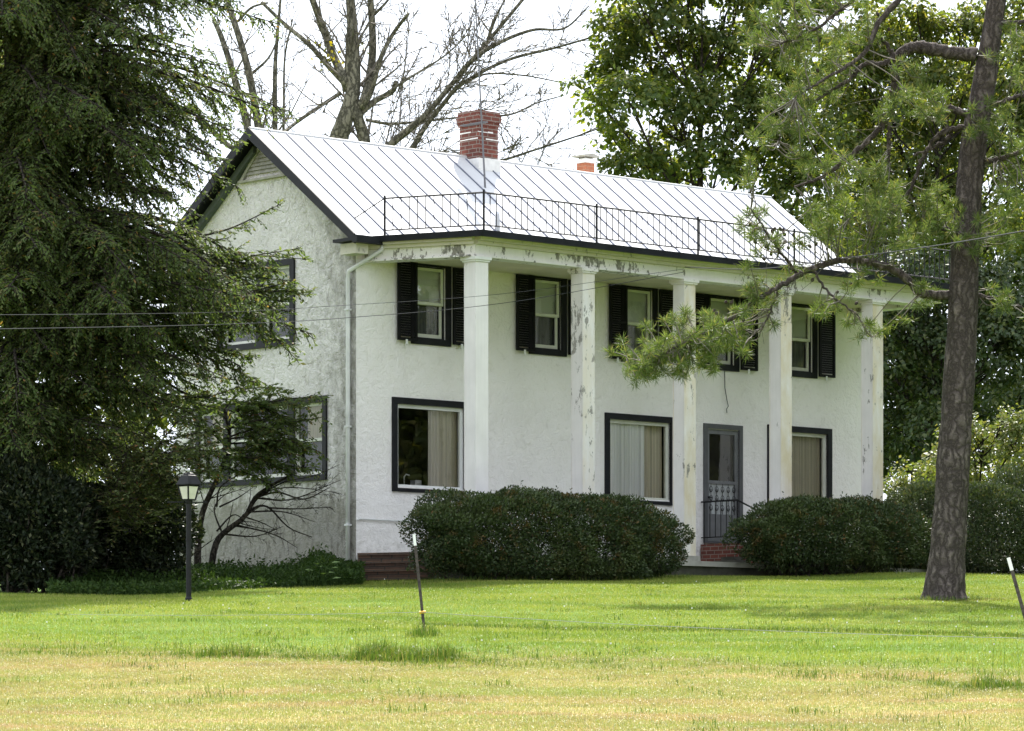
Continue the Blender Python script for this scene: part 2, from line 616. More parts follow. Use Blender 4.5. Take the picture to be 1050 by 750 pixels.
def rect_frame(mb, front, u0, u1, v0, v1, w, d0, d1, top=None, bottom=None):
    t = w if top is None else top
    bo = w if bottom is None else bottom
    bx(mb, front, u0, u0 + w, d0, d1, v0, v1)
    bx(mb, front, u1 - w, u1, d0, d1, v0, v1)
    bx(mb, front, u0 + w, u1 - w, d0, d1, v1 - t, v1)
    bx(mb, front, u0 + w, u1 - w, d0, d1, v0, v0 + bo)


UC = [1.86, 4.92, 7.45, 9.83, 12.20]
LC = [1.86, 7.47, 12.18]
up_holes = [(c - 0.38, c + 0.38, 4.18, 5.56) for c in UC]
lo_holes = [(c - 0.86, c + 0.86, 1.33, 2.90) for c in LC]
door_hole = (9.40, 10.34, 0.50, 2.84)
g_up = [(1.93, 2.77, 4.20, 5.62), (2.95, 4.05, 4.20, 5.62)]
g_lo = [(0.95, 1.80, 1.56, 2.93), (1.98, 3.80, 1.56, 2.93), (3.98, 4.75, 1.56, 2.93)]

mb = MB()
wall_grid(mb, TF, 0, L, -0.9, 6.22, up_holes + lo_holes + [door_hole], 0.16)
H('front_wall', mb, 'stucco')
mb = MB()
wall_grid(mb, TG, 0, DEP, -1.2, 6.22, g_up + g_lo, 0.16)
mb.add([(0, 0, 6.22), (0, DEP, 6.22), (0, DEP / 2, RID_Z - 0.06)], [(0, 1, 2)])
H('gable_wall', mb, 'stucco_dirty')
mb = MB()
mb.add([(L, 0, -0.9), (L, DEP, -0.9), (L, DEP, 6.22), (L, 0, 6.22)], [(0, 1, 2, 3)])
mb.add([(L, 0, 6.22), (L, DEP, 6.22), (L, DEP / 2, RID_Z - 0.06)], [(0, 1, 2)])
mb.add([(0, DEP, -1.2), (L, DEP, -1.2), (L, DEP, 6.22), (0, DEP, 6.22)], [(0, 1, 2, 3)])
H('rear_wall', mb, 'stucco')
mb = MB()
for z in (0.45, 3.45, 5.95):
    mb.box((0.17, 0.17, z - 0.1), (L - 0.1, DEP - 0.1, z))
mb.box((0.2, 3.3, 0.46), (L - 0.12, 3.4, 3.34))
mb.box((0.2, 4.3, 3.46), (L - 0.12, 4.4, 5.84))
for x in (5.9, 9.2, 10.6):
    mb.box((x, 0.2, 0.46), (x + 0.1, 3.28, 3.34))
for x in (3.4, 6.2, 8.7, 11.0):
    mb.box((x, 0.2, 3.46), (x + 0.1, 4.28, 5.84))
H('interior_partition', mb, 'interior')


def pane(front, u0, u1, d, v0, v1, parent, mat='glass'):
    mb = MB()
    mb.add([(u0, d, v0), (u1, d, v0), (u1, d, v1), (u0, d, v1)] if front else [(d, u1, v0), (d, u0, v0), (d, u0, v1), (d, u1, v1)], [(0, 1, 2, 3)])
    return H('pane', mb, mat if front else 'glass_clear', parent)


def curtain(name, front, u0, u1, d, v0, v1, parent, mat, folds=9, amp=0.025, taper=0.0):
    n = folds * 6
    mb = MB()
    u = np.linspace(0, 1, n)
    wv = amp * np.sin(u * folds * 2 * np.pi) * (0.7 + 0.3 * np.sin(u * 7))
    top = np.stack([u0 + (u1 - u0) * u, d + wv, np.full(n, v1)], 1)
    lo0, lo1 = (u0 + taper, u1) if taper > 0 else (u0, u1 + taper)
    bot = np.stack([lo0 + (lo1 - lo0) * u, d + wv * 1.3, np.full(n, v0)], 1)
    pts = np.vstack([top, bot])
    if not front:
        pts = pts[:, [1, 0, 2]]
    mb.add(pts, [(i, i + 1, n + i + 1, n + i) for i in range(n - 1)])
    return H(name, mb, mat, parent, True)


def sash_window(front, u0, u1, v0, v1, parent, shade=1.0):
    """double-hung: upper sash outside, lower sash behind it"""
    mid = (v0 + v1) / 2 - 0.02
    mb = MB()
    rect_frame(mb, front, u0, u1, mid - 0.02, v1, 0.055, 0.03, 0.07)
    up = H('upper_sash', mb, 'sash', parent)
    pane(front, u0 + 0.05, u1 - 0.05, 0.05, mid, v1 - 0.05, parent)
    mb = MB()
    rect_frame(mb, front, u0 + 0.002, u1 - 0.002, v0, mid + 0.03, 0.055, 0.075, 0.115, bottom=0.07)
    H('lower_sash', mb, 'sash', parent)
    pane(front, u0 + 0.05, u1 - 0.05, 0.095, v0 + 0.06, mid, parent)
    if shade:
        mb = MB()
        sag = 0.02
        n = 12
        us = np.linspace(u0 + 0.01, u1 - 0.01, n)
        bot = v1 - (v1 - mid) * shade + sag * np.cos((us - u0) / (u1 - u0) * 2 * np.pi)
        pts = np.vstack([np.stack([us, np.full(n, 0.125), np.full(n, v1)], 1), np.stack([us, np.full(n, 0.125), bot], 1)])
        if not front:
            pts = pts[:, [1, 0, 2]]
        mb.add(pts, [(i, i + 1, n + i + 1, n + i) for i in range(n - 1)])
        H('roller_shade', mb, 'shade', parent)


# upper windows with shutters
def shutter(u0, u1, v0, v1):
    mb = MB()
    rect_frame(mb, True, u0, u1, v0, v1, 0.055, -0.115, -0.07)
    bx(mb, True, u0 + 0.055, u1 - 0.055, -0.115, -0.07, (v0 + v1) / 2 - 0.03, (v0 + v1) / 2 + 0.03)
    for z in np.arange(v0 + 0.075, v1 - 0.07, 0.047):
        a, b = u0 + 0.053, u1 - 0.053
        mb.add([(a, -0.109, z), (b, -0.109, z), (b, -0.095, z + 0.046), (a, -0.095, z + 0.046)], [(0, 1, 2, 3)])
    o = H('shutter', mb, 'shutter')
    mb = MB()
    c = u0 * 0.6 + u1 * 0.4
    mb.box((c - 0.02, -0.135, v0 - 0.06), (c + 0.02, -0.117, v0 + 0.02))
    mb.box((c - 0.03, -0.145, v0 - 0.075), (c + 0.03, -0.118, v0 - 0.055))
    H('shutter_dog', mb, 'white', o)


for i, c in enumerate(UC):
    mb = MB()
    rect_frame(mb, True, c - 0.5, c + 0.5, 4.06, 5.68, 0.12, -0.045, 0.028)
    rect_frame(mb, True, c - 0.378, c + 0.378, 4.182, 5.558, 0.02, 0.03, 0.15)
    w = H('window', mb, 'black')
    sash_window(True, c - 0.355, c + 0.355, 4.205, 5.535, w, [1.0, 1.0, 0.93, 0.85, 1.0][i])
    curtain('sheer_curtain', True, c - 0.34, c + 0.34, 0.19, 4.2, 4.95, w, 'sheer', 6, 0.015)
    shutter(c - 0.90, c - 0.42, 4.10, 5.66 if i == 0 else 5.58)
    shutter(c + 0.505, c + 0.985, 4.10, 5.58)

# three picture windows on the ground floor
for i, c in enumerate(LC):
    mb = MB()
    rect_frame(mb, True, c - 0.98, c + 0.98, 1.23, 3.02, 0.12, -0.045, 0.028, bottom=0.07)
    w = H('picture_window', mb, 'black')
    mb = MB()
    rect_frame(mb, True, c - 0.858, c + 0.858, 1.302, 2.898, 0.07, 0.03, 0.10)
    H('sash_frame', mb, 'sash' if i else 'white', w)
    pane(True, c - 0.79, c + 0.79, 0.065, 1.37, 2.83, w, 'glass_clear' if i == 1 else 'glass')
    if i == 0:
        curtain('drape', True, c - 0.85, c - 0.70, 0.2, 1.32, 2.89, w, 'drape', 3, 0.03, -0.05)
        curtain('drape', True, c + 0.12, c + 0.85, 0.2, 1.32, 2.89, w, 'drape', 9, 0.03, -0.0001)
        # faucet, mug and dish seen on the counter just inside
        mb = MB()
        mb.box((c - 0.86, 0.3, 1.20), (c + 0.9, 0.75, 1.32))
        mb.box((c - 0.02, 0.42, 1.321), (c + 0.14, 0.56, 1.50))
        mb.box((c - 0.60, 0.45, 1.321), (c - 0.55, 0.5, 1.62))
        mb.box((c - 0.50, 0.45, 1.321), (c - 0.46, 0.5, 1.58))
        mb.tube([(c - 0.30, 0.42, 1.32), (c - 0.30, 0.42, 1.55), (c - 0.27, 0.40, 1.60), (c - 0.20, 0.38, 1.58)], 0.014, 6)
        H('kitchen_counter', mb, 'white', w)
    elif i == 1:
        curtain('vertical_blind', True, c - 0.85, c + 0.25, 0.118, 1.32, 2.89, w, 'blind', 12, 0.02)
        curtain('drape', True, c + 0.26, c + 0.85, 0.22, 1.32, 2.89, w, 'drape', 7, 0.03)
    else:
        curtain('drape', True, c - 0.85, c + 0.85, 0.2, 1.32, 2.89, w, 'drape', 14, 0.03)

# gable windows
for holes, v0, v1, u0, u1 in ((g_up, 4.08, 5.74, 1.80, 4.18), (g_lo, 1.45, 3.05, 0.84, 4.86)):
    mb = MB()
    hv0, hv1 = holes[0][2], holes[0][3]
    bx(mb, False, u0, u1, -0.045, 0.02, hv1, v1)
    bx(mb, False, u0, u1, -0.06, 0.02, v0, hv0)
    edges = [u0] + [e for h in holes for e in h[:2]] + [u1]
    for a, b in zip(edges[0::2], edges[1::2]):
        bx(mb, False, a, b, -0.044, 0.022, hv0, hv1)
    w = H('window', mb, 'black')
    for h in holes:
        if h[1] - h[0] < 1.3:
            sash_window(False, h[0], h[1], h[2], h[3], w, 0.0 if holes is g_lo else 0.9)
            curtain('sheer_curtain', False, h[0] + 0.02, h[1] - 0.02, 0.2, h[2], h[3], w, 'sheer', 6, 0.015)
            if holes is g_lo:
                curtain('drape', False, h[0] + 0.01, h[1] - 0.2, 0.15, (h[2] + h[3]) / 2, h[3], w, 'drape', 5, 0.02)
        else:
            mb = MB()
            rect_frame(mb, False, h[0], h[1], h[2], h[3], 0.07, 0.03, 0.09)
            bx(mb, False, h[0] + 0.07, h[1] - 0.07, 0.032, 0.088, 2.30, 2.35)
            H('sash_frame', mb, 'sash', w)
            pane(False, h[0] + 0.06, h[1] - 0.06, 0.06, h[2] + 0.06, h[3] - 0.06, w)

# triangular attic vent
mb = MB()
vz, vw = 7.42, 0.62
n = 7
for k in range(n):
    z = vz + 0.04 + k * 0.075
    hw = vw * (1 - (z - vz) / 0.62) - 0.03
    if hw > 0.03:
        mb.add([(-0.045, 2.76 - hw, z), (-0.045, 2.76 + hw, z), (-0.008, 2.76 + hw, z + 0.085), (-0.008, 2.76 - hw, z + 0.085)], [(0, 1, 2, 3)])
for s in (-1, 1):
    mb.prism([(-0.06, 2.76 + s * (vw + 0.06), vz - 0.04), (-0.06, 2.76 + s * (vw - 0.03), vz - 0.04), (-0.06, 2.76, vz + 0.58), (-0.06, 2.76, vz + 0.67)], (0.055, 0, 0))
mb.box((-0.075, 2.76 - vw - 0.1, vz - 0.09), (-0.003, 2.76 + vw + 0.1, vz - 0.045))
H('gable_vent', mb, 'vent')

# main roof, standing seams
mb = MB()
RX0, RX1 = -0.36, L + 0.04
yb = 2 * RID_Y - EAVE_Y
th = 0.07
prof = [(EAVE_Y, EAVE_Z), (RID_Y, RID_Z), (yb, EAVE_Z), (yb, EAVE_Z - th), (RID_Y, RID_Z - th), (EAVE_Y, EAVE_Z - th)]
mb.add([(RX0, y, z) for y, z in prof] + [(RX1, y, z) for y, z in prof],
       [(0, 1, 7, 6), (1, 2, 8, 7), (2, 3, 9, 8), (3, 4, 10, 9), (4, 5, 11, 10), (5, 0, 6, 11), (0, 5, 4, 1), (1, 4, 3, 2), (6, 7, 10, 11), (7, 8, 9, 10)])
nplain = 10
nrm = np.array((0, -PITCH, 1.0)) / math.hypot(1, PITCH)
rs = random.Random(3)
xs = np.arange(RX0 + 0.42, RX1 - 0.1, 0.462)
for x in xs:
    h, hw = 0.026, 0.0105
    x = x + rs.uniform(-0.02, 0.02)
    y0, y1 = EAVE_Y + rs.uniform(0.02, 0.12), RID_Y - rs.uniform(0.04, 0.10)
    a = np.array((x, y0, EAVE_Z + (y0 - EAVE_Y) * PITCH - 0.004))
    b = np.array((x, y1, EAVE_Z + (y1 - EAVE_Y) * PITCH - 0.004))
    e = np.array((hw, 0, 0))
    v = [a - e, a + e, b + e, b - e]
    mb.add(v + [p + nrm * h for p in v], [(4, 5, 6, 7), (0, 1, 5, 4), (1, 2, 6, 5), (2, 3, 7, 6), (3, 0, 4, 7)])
roof = H('roof', mb, 'roofmetal')
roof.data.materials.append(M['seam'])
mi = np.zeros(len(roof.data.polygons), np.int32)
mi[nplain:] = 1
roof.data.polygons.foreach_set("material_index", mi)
mb = MB()
mb.tube([(RX0, RID_Y, RID_Z - 0.005), (RX1, RID_Y, RID_Z - 0.005)], 0.03, 8)
H('ridge_cap', mb, 'roofmetal', roof)
# black rake boards and the soffit behind them
for nm, x0, x1, hgt, mt in (('bargeboard', RX0 - 0.03, RX0 + 0.012, 0.185, 'black'), ('bargeboard', RX1 - 0.012, RX1 + 0.02, 0.2, 'black'), ('rake_soffit', RX0 + 0.013, -0.004, 0.05, 'black')):
    for y0 in (EAVE_Y, yb):
        mb = MB()
        off = -0.071 if nm == 'rake_soffit' else (0.012 if x0 < 0 else -0.02)
        base = [(x0, y0, EAVE_Z + off), (x0, RID_Y, RID_Z + off), (x0, RID_Y, RID_Z + off - hgt * 1.2), (x0, y0, EAVE_Z + off - hgt)]
        mb.prism(base, (x1 - x0, 0, 0))
        H(nm, mb, mt)
# secondary moulding under the far rake, greenish white
mb = MB()
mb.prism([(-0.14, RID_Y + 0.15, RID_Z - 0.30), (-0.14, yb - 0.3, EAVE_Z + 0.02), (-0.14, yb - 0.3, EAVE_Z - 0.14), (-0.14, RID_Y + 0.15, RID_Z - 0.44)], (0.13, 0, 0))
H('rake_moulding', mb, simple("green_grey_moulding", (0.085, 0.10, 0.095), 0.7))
# eave return and gutter at the near corner
mb = MB()
mb.box((-0.44, -0.54, 5.80), (0.42, -0.405, 5.93))
mb.box((-0.44, -0.404, 5.84), (-0.02, 0.16, 5.90))
H('gutter', mb, 'gutter')
mb = MB()
mb.box((-0.30, -0.36, 5.62), (-0.005, 0.10, 5.82))
H('eave_return', mb, 'crown')

# porch: floor, foundation, columns, entablature, flat roof
PF = [(0.02, -0.005), (0.98, -2.28), (14.25, -2.28), (14.25, -0.005)]
PR = [(-0.02, -0.02), (0.96, -2.46), (14.55, -2.46), (14.55, -0.02)]


def slab(name, pts, z0, z1, mat, parent=None):
    mb = MB()
    mb.prism([(x, y, z0) for x, y in pts], (0, 0, z1 - z0))
    return H(name, mb, mat, parent)


slab('porch_floor', PF, -0.10, 0.0, 'concrete')
slab('porch_foundation', [(0.1, -0.01), (1.03, -2.2), (14.2, -2.2), (14.2, -0.01)], -1.3, -0.10, 'stone_dark')
proof = slab('porch_roof', PR, 5.875, 5.95, 'roofmetal')
slab('porch_ceiling', [(0.2, -0.02), (1.1, -2.1), (14.3, -2.1), (14.3, -0.02)], 5.60, 5.63, 'soffit')


def edge_strip(name, a, b, out0, out1, z0, z1, mat, parent=None, ext=0.0):
    """board along a->b between two outward offsets (outward = to the right of b-a seen from above is -y for left->right)"""
    a, b = np.array(a, float), np.array(b, float)
    t = (b - a) / np.linalg.norm(b - a)
    nn = np.array((t[1], -t[0]))
    a2, b2 = a - t * ext, b + t * ext
    q = [a2 + nn * out0, b2 + nn * out0, b2 + nn * out1, a2 + nn * out1]
    mb = MB()
    mb.prism([(p[0], p[1], z0) for p in q], (0, 0, z1 - z0))
    return H(name, mb, mat, parent)


BC = [(0.14, -0.02), (1.08, -2.15), (13.95, -2.15), (13.95, -0.02)]     # outer line of the beam
for a, b in zip(BC[:-1], BC[1:]):
    e = -0.003 if a[0] > 1 and b[0] > 13 and a[0] < 13 else 0.0
    edge_strip('entablature', a, b, -0.30, 0.0 + e, 5.51, 5.735, 'frieze')
    edge_strip('crown_moulding', a, b, -0.28, 0.075 + e, 5.736, 5.80, 'crown')
    edge_strip('crown_moulding', a, b, -0.28, 0.16 + e, 5.801, 5.874, 'crown')
    edge_strip('frieze_lip', a, b, -0.02, 0.035 + e, 5.512, 5.545, 'frieze')
for a, b in zip(PR[:-1], PR[1:]):
    edge_strip('roof_edge', a, b, 0.001, 0.06, 5.845, 5.962, 'gutter', None, 0.04)

colx = [1.234 + 2.75 * k for k in range(5)]
cmat = ['peel0', 'peel1', 'peel2', 'peel2', 'peel2']
hw = 0.16
for k, x in enumerate(colx):
    mb = MB()
    zt = 5.42
    zj = 4.86 if k >= 2 else zt
    g = 0.011
    mb.box((x - hw + 0.012, -2 - hw + 0.012, 0.101), (x + hw - 0.012, -2 + hw - 0.012, zj))
    for s_ in (-1, 1):                       # face boards, then the narrower side boards with an open joint
        y0, y1 = sorted((-2 + s_ * hw, -2 + s_ * (hw - 0.013)))
        mb.box((x - hw, y0, 0.101), (x + hw, y1, zj))
        x0, x1 = sorted((x + s_ * (hw - 0.004), x + s_ * (hw - 0.0125)))
        mb.box((x0, -2 - hw + 0.013 + g, 0.101), (x1, -2 + hw - 0.013 - g, zj))
    if k >= 2:
        mb.box((x - hw + 0.006, -2 - hw + 0.006, zj + 0.012), (x + hw - 0.006, -2 + hw - 0.006, zt))
        mb.box((x - hw + 0.02, -2 - hw + 0.02, zj - 0.01), (x + hw - 0.02, -2 + hw - 0.02, zj + 0.02))
    c = H('column', mb, cmat[k])
    mb = MB()
    mb.box((x - 0.185, -2.185, zt + 0.001), (x + 0.185, -1.815, zt + 0.035))
    mb.box((x - 0.21, -2.21, zt + 0.036), (x + 0.21, -1.79, 5.509))
    H('capital', mb, 'frieze' if k else 'white', c)
    mb = MB()
    mb.box((x - 0.22, -2.22, 0.001), (x + 0.22, -1.78, 0.10))
    H('plinth', mb, 'concrete', c)

# railing round the porch roof
r0, r1, r2 = np.array((0.28, -0.50)), np.array((1.10, -2.36)), np.array((14.4, -2.36))
mb = MB()
for a, b in ((r0, r1), (r1, r2)):
    for z, hh in ((6.675, 0.017), (6.075, 0.014)):
        mb.tube([(a[0], a[1], z), (b[0], b[1], z)], hh, 4)
railing = H('roof_railing', mb, 'iron')
proto = None
for a, b in ((r0, r1), (r1, r2)):
    n = max(2, int(np.linalg.norm(b - a) / 0.157))
    for i in range(1, n):
        p = a + (b - a) * i / n
        if proto is None:
            mb = MB()
            mb.tube([(0, 0, 6.07), (0, 0, 6.68)], 0.0125, 4)
            proto = H('baluster', mb, 'iron', railing)
            o = proto
        else:
            o = dup(proto, railing)
        o.location = (p[0], p[1], 0)
mb = MB()
mb.tube([(0, 0, 5.95), (0, 0, 6.73)], 0.022, 6)
pp = H('post', mb, 'iron', railing)
pp.location = (r0[0], r0[1], 0)
for x in [r1[0]] + [c + 0.02 for c in colx[1:]] + [r2[0]]:
    o = dup(pp, railing)
    o.location = (x, -2.36, 0)
mb = MB()
mb.tube([(r0[0], r0[1], 6.68), (0.02, 0.05, 6.68 - 0.34)], 0.012, 5)
H('brace', mb, 'iron', railing)

# chimneys, vent pipe, aerial mast
def roof_z(y):
    return EAVE_Z + (min(y, 2 * RID_Y - y) - EAVE_Y) * PITCH


cy = 2.68
cx = loc_x(491, cy)
ztop = loc_z(491, 116, cy)
s = 0.275
mb = MB()
mb.box((cx - s, cy - s, RID_Z - 0.06), (cx + s, cy + s, ztop - 0.30))
for k, (o_, z0, z1) in enumerate([(0.025, ztop - 0.30, ztop - 0.22), (0.05, ztop - 0.2195, ztop - 0.08), (0.03, ztop - 0.0795, ztop)]):
    mb.box((cx - s - o_, cy - s - o_, z0), (cx + s + o_, cy + s + o_, z1))
chim = H('chimney', mb, 'brick')
mb = MB()
mb.box((cx - s - 0.03, cy - s - 0.06, roof_z(cy - s - 0.1) - 0.02), (cx + s + 0.03, cy + s + 0.03, RID_Z - 0.061))
H('flashing', mb, 'lime', chim)
rs = random.Random(11)
for z in (ztop - 0.44, ztop - 0.58, ztop - 0.98):
    mb = MB()
    for (ax, sgn) in ((0, -1), (1, -1)):
        p = -s
        while p < s - 0.05:
            q = min(s, p + rs.uniform(0.12, 0.3))
            hgt = rs.uniform(0.014, 0.032)
            if rs.random() < 0.7:
                if ax == 0:
                    mb.box((cx - s - 0.006, cy + p, z), (cx - s + 0.01, cy + q, z + hgt))
                else:
                    mb.box((cx + p, cy - s - 0.006, z), (cx + q, cy - s + 0.01, z + hgt))
            p = q + 0.01
    H('lime_band', mb, 'lime', chim)

c2y = 4.1
c2x = loc_x(600.5, c2y)
z2 = loc_z(600.5, 168, c2y)
s2 = 0.135
mb = MB()
mb.box((c2x - s2, c2y - s2, roof_z(c2y) - 0.1), (c2x + s2, c2y + s2, z2))
ch2 = H('chimney', mb, 'brick_or')
mb = MB()
mb.box((c2x - s2 - 0.015, c2y - s2 - 0.015, z2 + 0.001), (c2x + s2 + 0.015, c2y + s2 + 0.015, z2 + 0.09))
H('chimney_collar', mb, 'lime', ch2)
mb = MB()
mb.box((c2x - s2 + 0.03, c2y - s2 + 0.03, z2 + 0.091), (c2x + s2 - 0.03, c2y + s2 - 0.03, z2 + 0.13))
mb.prism([(c2x - 0.22, c2y - 0.2, z2 + 0.131), (c2x + 0.22, c2y - 0.2, z2 + 0.131), (c2x + 0.25, c2y - 0.2, z2 + 0.15), (c2x + 0.03, c2y - 0.2, z2 + 0.205), (c2x - 0.25, c2y - 0.2, z2 + 0.155)], (0, 0.4, 0))
H('chimney_cap', mb, 'vent', ch2)

ys = min(np.linspace(-0.2, 2.5, 80), key=lambda y: abs(roof_z(y) - loc_z(510, 236, y)))
vx = loc_x(510, ys)
mb = MB()
mb.tube([(vx, ys, roof_z(ys) - 0.02), (vx, ys, roof_z(ys) + 0.30), (vx, ys, roof_z(ys) + 0.36)], [0.055, 0.05, 0.03], 10)
H('vent_pipe', mb, 'silver')
ys = 1.72
ax_ = loc_x(497.5, ys)
mb = MB()
a = np.array((ax_, ys, roof_z(ys) - 0.01))
b = np.array((loc_x(489, ys), ys + 0.05, loc_z(489, 0, ys)))
pts = [a + (b - a) * t for t in np.linspace(0, 1.35, 12)]
mb.tube(pts, np.linspace(0.02, 0.012, 12), 6)
mb.box((ax_ - 0.06, ys - 0.02, roof_z(ys) + 1.30), (ax_ + 0.06, cy - s - 0.002, roof_z(ys) + 1.325))
H('aerial_mast', mb, 'mast')

# downspout at the near corner, conduit, dangling cable
mb = MB()
dx_, dy_ = -0.055, 0.17
mb.tube([(0.28, -0.45, 5.83), (0.26, -0.44, 5.72), (0.02, -0.1, 5.46), (dx_ - 0.01, dy_ - 0.03, 5.34), (dx_, dy_, 5.2), (dx_, dy_, 3.0), (dx_, dy_, -0.25)], 0.042, 8)
dsp = H('downspout', mb, 'pipe', None, True)
for z in (4.6, 2.4, 0.55):
    mb = MB()
    mb.box((dx_ - 0.052, dy_ - 0.052, z), (dx_ + 0.05, dy_ + 0.052, z + 0.035))
    H('strap', mb, 'pipe', dsp)
mb = MB()
mb.tube([(0.0, -0.03, 0.66), (0.06, -0.04, 0.68), (2.6, -0.04, 0.66)], 0.018, 6)
H('conduit', mb, 'pipe')
mb = MB()
xx = loc_x(743, -0.06)
z0 = 4.05
mb.tube([(xx, -0.06, z0), (xx + 0.01, -0.06, z0 - 0.35), (xx + 0.06, -0.07, z0 - 0.6), (xx + 0.1, -0.07, z0 - 0.72), (xx + 0.05, -0.07, z0 - 0.78), (xx + 0.06, -0.07, z0 - 0.86)], 0.009, 5)
H('dangling_cable', mb, 'iron')

# front storm door, its trim, brick stoop and handrail
mb = MB()
rect_frame(mb, True, 9.30, 10.44, 0.50, 2.95, 0.10, -0.04, 0.028, bottom=0.04)
H('door_trim', mb, 'greytrim')
mb = MB()
u0, u1 = 9.402, 10.338
rect_frame(mb, True, u0, u1, 0.545, 2.838, 0.09, 0.01, 0.055)
bx(mb, True, u0 + 0.09, u1 - 0.09, 0.011, 0.054, 1.02, 1.10)
bx(mb, True, u0 + 0.09, u1 - 0.09, 0.011, 0.054, 1.72, 1.79)
bx(mb, True, u0 + 0.09, u1 - 0.09, 0.02, 0.045, 0.635, 1.02)
door = H('door', mb, simple("mid_grey_storm_door", (0.15, 0.155, 0.16), 0.45))
pane(True, u0 + 0.085, u1 - 0.085, 0.035, 1.79, 2.75, door)
mb = MB()
for k in range(5):
    x = u0 + 0.13 + k * (u1 - u0 - 0.26) / 4
    mb.tube([(x, 0.0, 1.10), (x, 0.0, 1.72)], 0.007, 4)
    for z in (1.22, 1.42, 1.60):
        t = np.linspace(0, 1.6 * np.pi, 10)
        r = 0.055 * (1 - t / 9)
        for sg in (-1, 1):
            mb.tube(np.stack([x + sg * r * np.sin(t), np.full(10, -0.002), z + r * np.cos(t) * 1.3], 1), 0.006, 4)
H('door_grille', mb, 'iron', door)
mb = MB()
mb.add([(u0 + 0.08, 0.04, 1.09), (u1 - 0.08, 0.04, 1.09), (u1 - 0.08, 0.04, 1.73), (u0 + 0.08, 0.04, 1.73)], [(0, 1, 2, 3)])
H('door_screen', mb, simple("pale_screen", (0.40, 0.42, 0.42), 0.6, 0.2, 4), door)
mb = MB()
mb.box((u0 + 0.02, -0.03, 1.42), (u0 + 0.06, 0.008, 1.46))
mb.tube([(u0 + 0.04, -0.03, 1.44), (u0 + 0.13, -0.035, 1.44)], 0.012, 5)
H('handle', mb, 'iron', door)
mb = MB()
mb.add([(u0, 0.12, 0.52), (u1, 0.12, 0.52), (u1, 0.12, 2.83), (u0, 0.12, 2.83)], [(0, 1, 2, 3)])
bx(mb, True, u0 + 0.12, u0 + 0.46, 0.100, 0.118, 1.2, 2.7)
bx(mb, True, u0 + 0.50, u1 - 0.1, 0.100, 0.118, 1.2, 2.7)
H('inner_door', mb, simple("dark_wood_door", (0.04, 0.035, 0.032), 0.5))
mb = MB()
mb.box((9.18, -1.07, 0.001), (10.75, -0.05, 0.46))
mb.box((9.28, -1.40, 0.001), (10.75, -1.071, 0.31))
mb.box((9.38, -1.73, 0.001), (10.75, -1.401, 0.155))
stoop = H('stoop', mb, 'brick')
mb = MB()
mb.box((8.86, -1.35, 0.001), (9.17, -0.75, 0.10))
mb.prism([(8.90, -1.25, 0.101), (9.15, -1.28, 0.101), (9.16, -0.85, 0.101), (8.95, -0.85, 0.101)], (0.0, 0.0, 0.07))
H('kerb_stone', mb, 'stone_dark', stoop)
mb = MB()
hx = 9.22
mb.tube([(hx, -0.03, 1.33), (hx, -1.05, 1.33), (hx + 0.02, -1.45, 1.16), (hx + 0.03, -1.72, 1.0)], 0.018, 5)
mb.tube([(hx, -0.03, 0.60), (hx, -1.05, 0.60)], 0.011, 4)
hr = H('handrail', mb, 'iron')
for k in range(7):
    mb = MB()
    y = -0.12 - k * 0.155
    last = k == 6
    mb.tube([(hx, y, 0.46 if last or k == 0 else 0.60), (hx, y, 1.33)], 0.016 if last else 0.009, 5)
    H('baluster', mb, 'iron', hr)
mb = MB()
mb.tube([(hx + 0.17, -1.70, 0.16), (hx + 0.03, -1.70, 1.01)], 0.014, 5)
H('newel', mb, 'iron', hr)

# mossy brick steps up to the porch's splayed end
e = np.array((0.96, -2.275))
e /= np.linalg.norm(e)
nn = np.array((e[1], -e[0]))
for i in range(4):
    a = np.array((0.02, -0.005)) + e * (0.12 - 0.02 * i)
    b = a + e * 1.75
    mb = MB()
    q = [a + nn * 0.006, b + nn * 0.006, b + nn * (0.20 + 0.27 * i), a + nn * (0.20 + 0.27 * i)]
    mb.prism([(p[0], p[1], -0.95) for p in q], (0, 0, 0.95 - 0.02 - 0.165 * i))
    H('step', mb, 'brick_old')
    mb = MB()
    o0, o1 = 0.006, 0.225 + 0.27 * i
    q = [a + nn * o0, b + nn * o0, b + nn * o1, a + nn * o1]
    mb.prism([(p[0], p[1], -0.0195 - 0.165 * i) for p in q], (0, 0, 0.045))
    H('tread', mb, 'tread')

# ------------------------------------------------------------------ ground, lawn, field
def edge_y(x):
    """where the mown lawn meets the dry field"""
    x = np.asarray(x, float)
    return 36.9 - 0.62 * x + 0.35 * np.sin(x * 1.7) + 0.25 * np.sin(x * 3.9 + 1)


xs = np.concatenate([-np.geomspace(3000, 16, 26), np.linspace(-15, 22, 75), np.geomspace(23, 3000, 26)])
ysn = np.concatenate([-np.geomspace(1500, 2, 16), np.linspace(0, 110, 221), np.geomspace(112, 4000, 26)])
gx, gy = np.meshgrid(xs, ysn)
gz = ground_z(gx, gy)
mb = MB()
nx, ny = len(xs), len(ysn)
idx = np.arange(nx * ny).reshape(ny, nx)
mb.add(np.stack([gx, gy, gz], -1).reshape(-1, 3), np.stack([idx[:-1, :-1], idx[:-1, 1:], idx[1:, 1:], idx[1:, :-1]], -1).reshape(-1, 4))


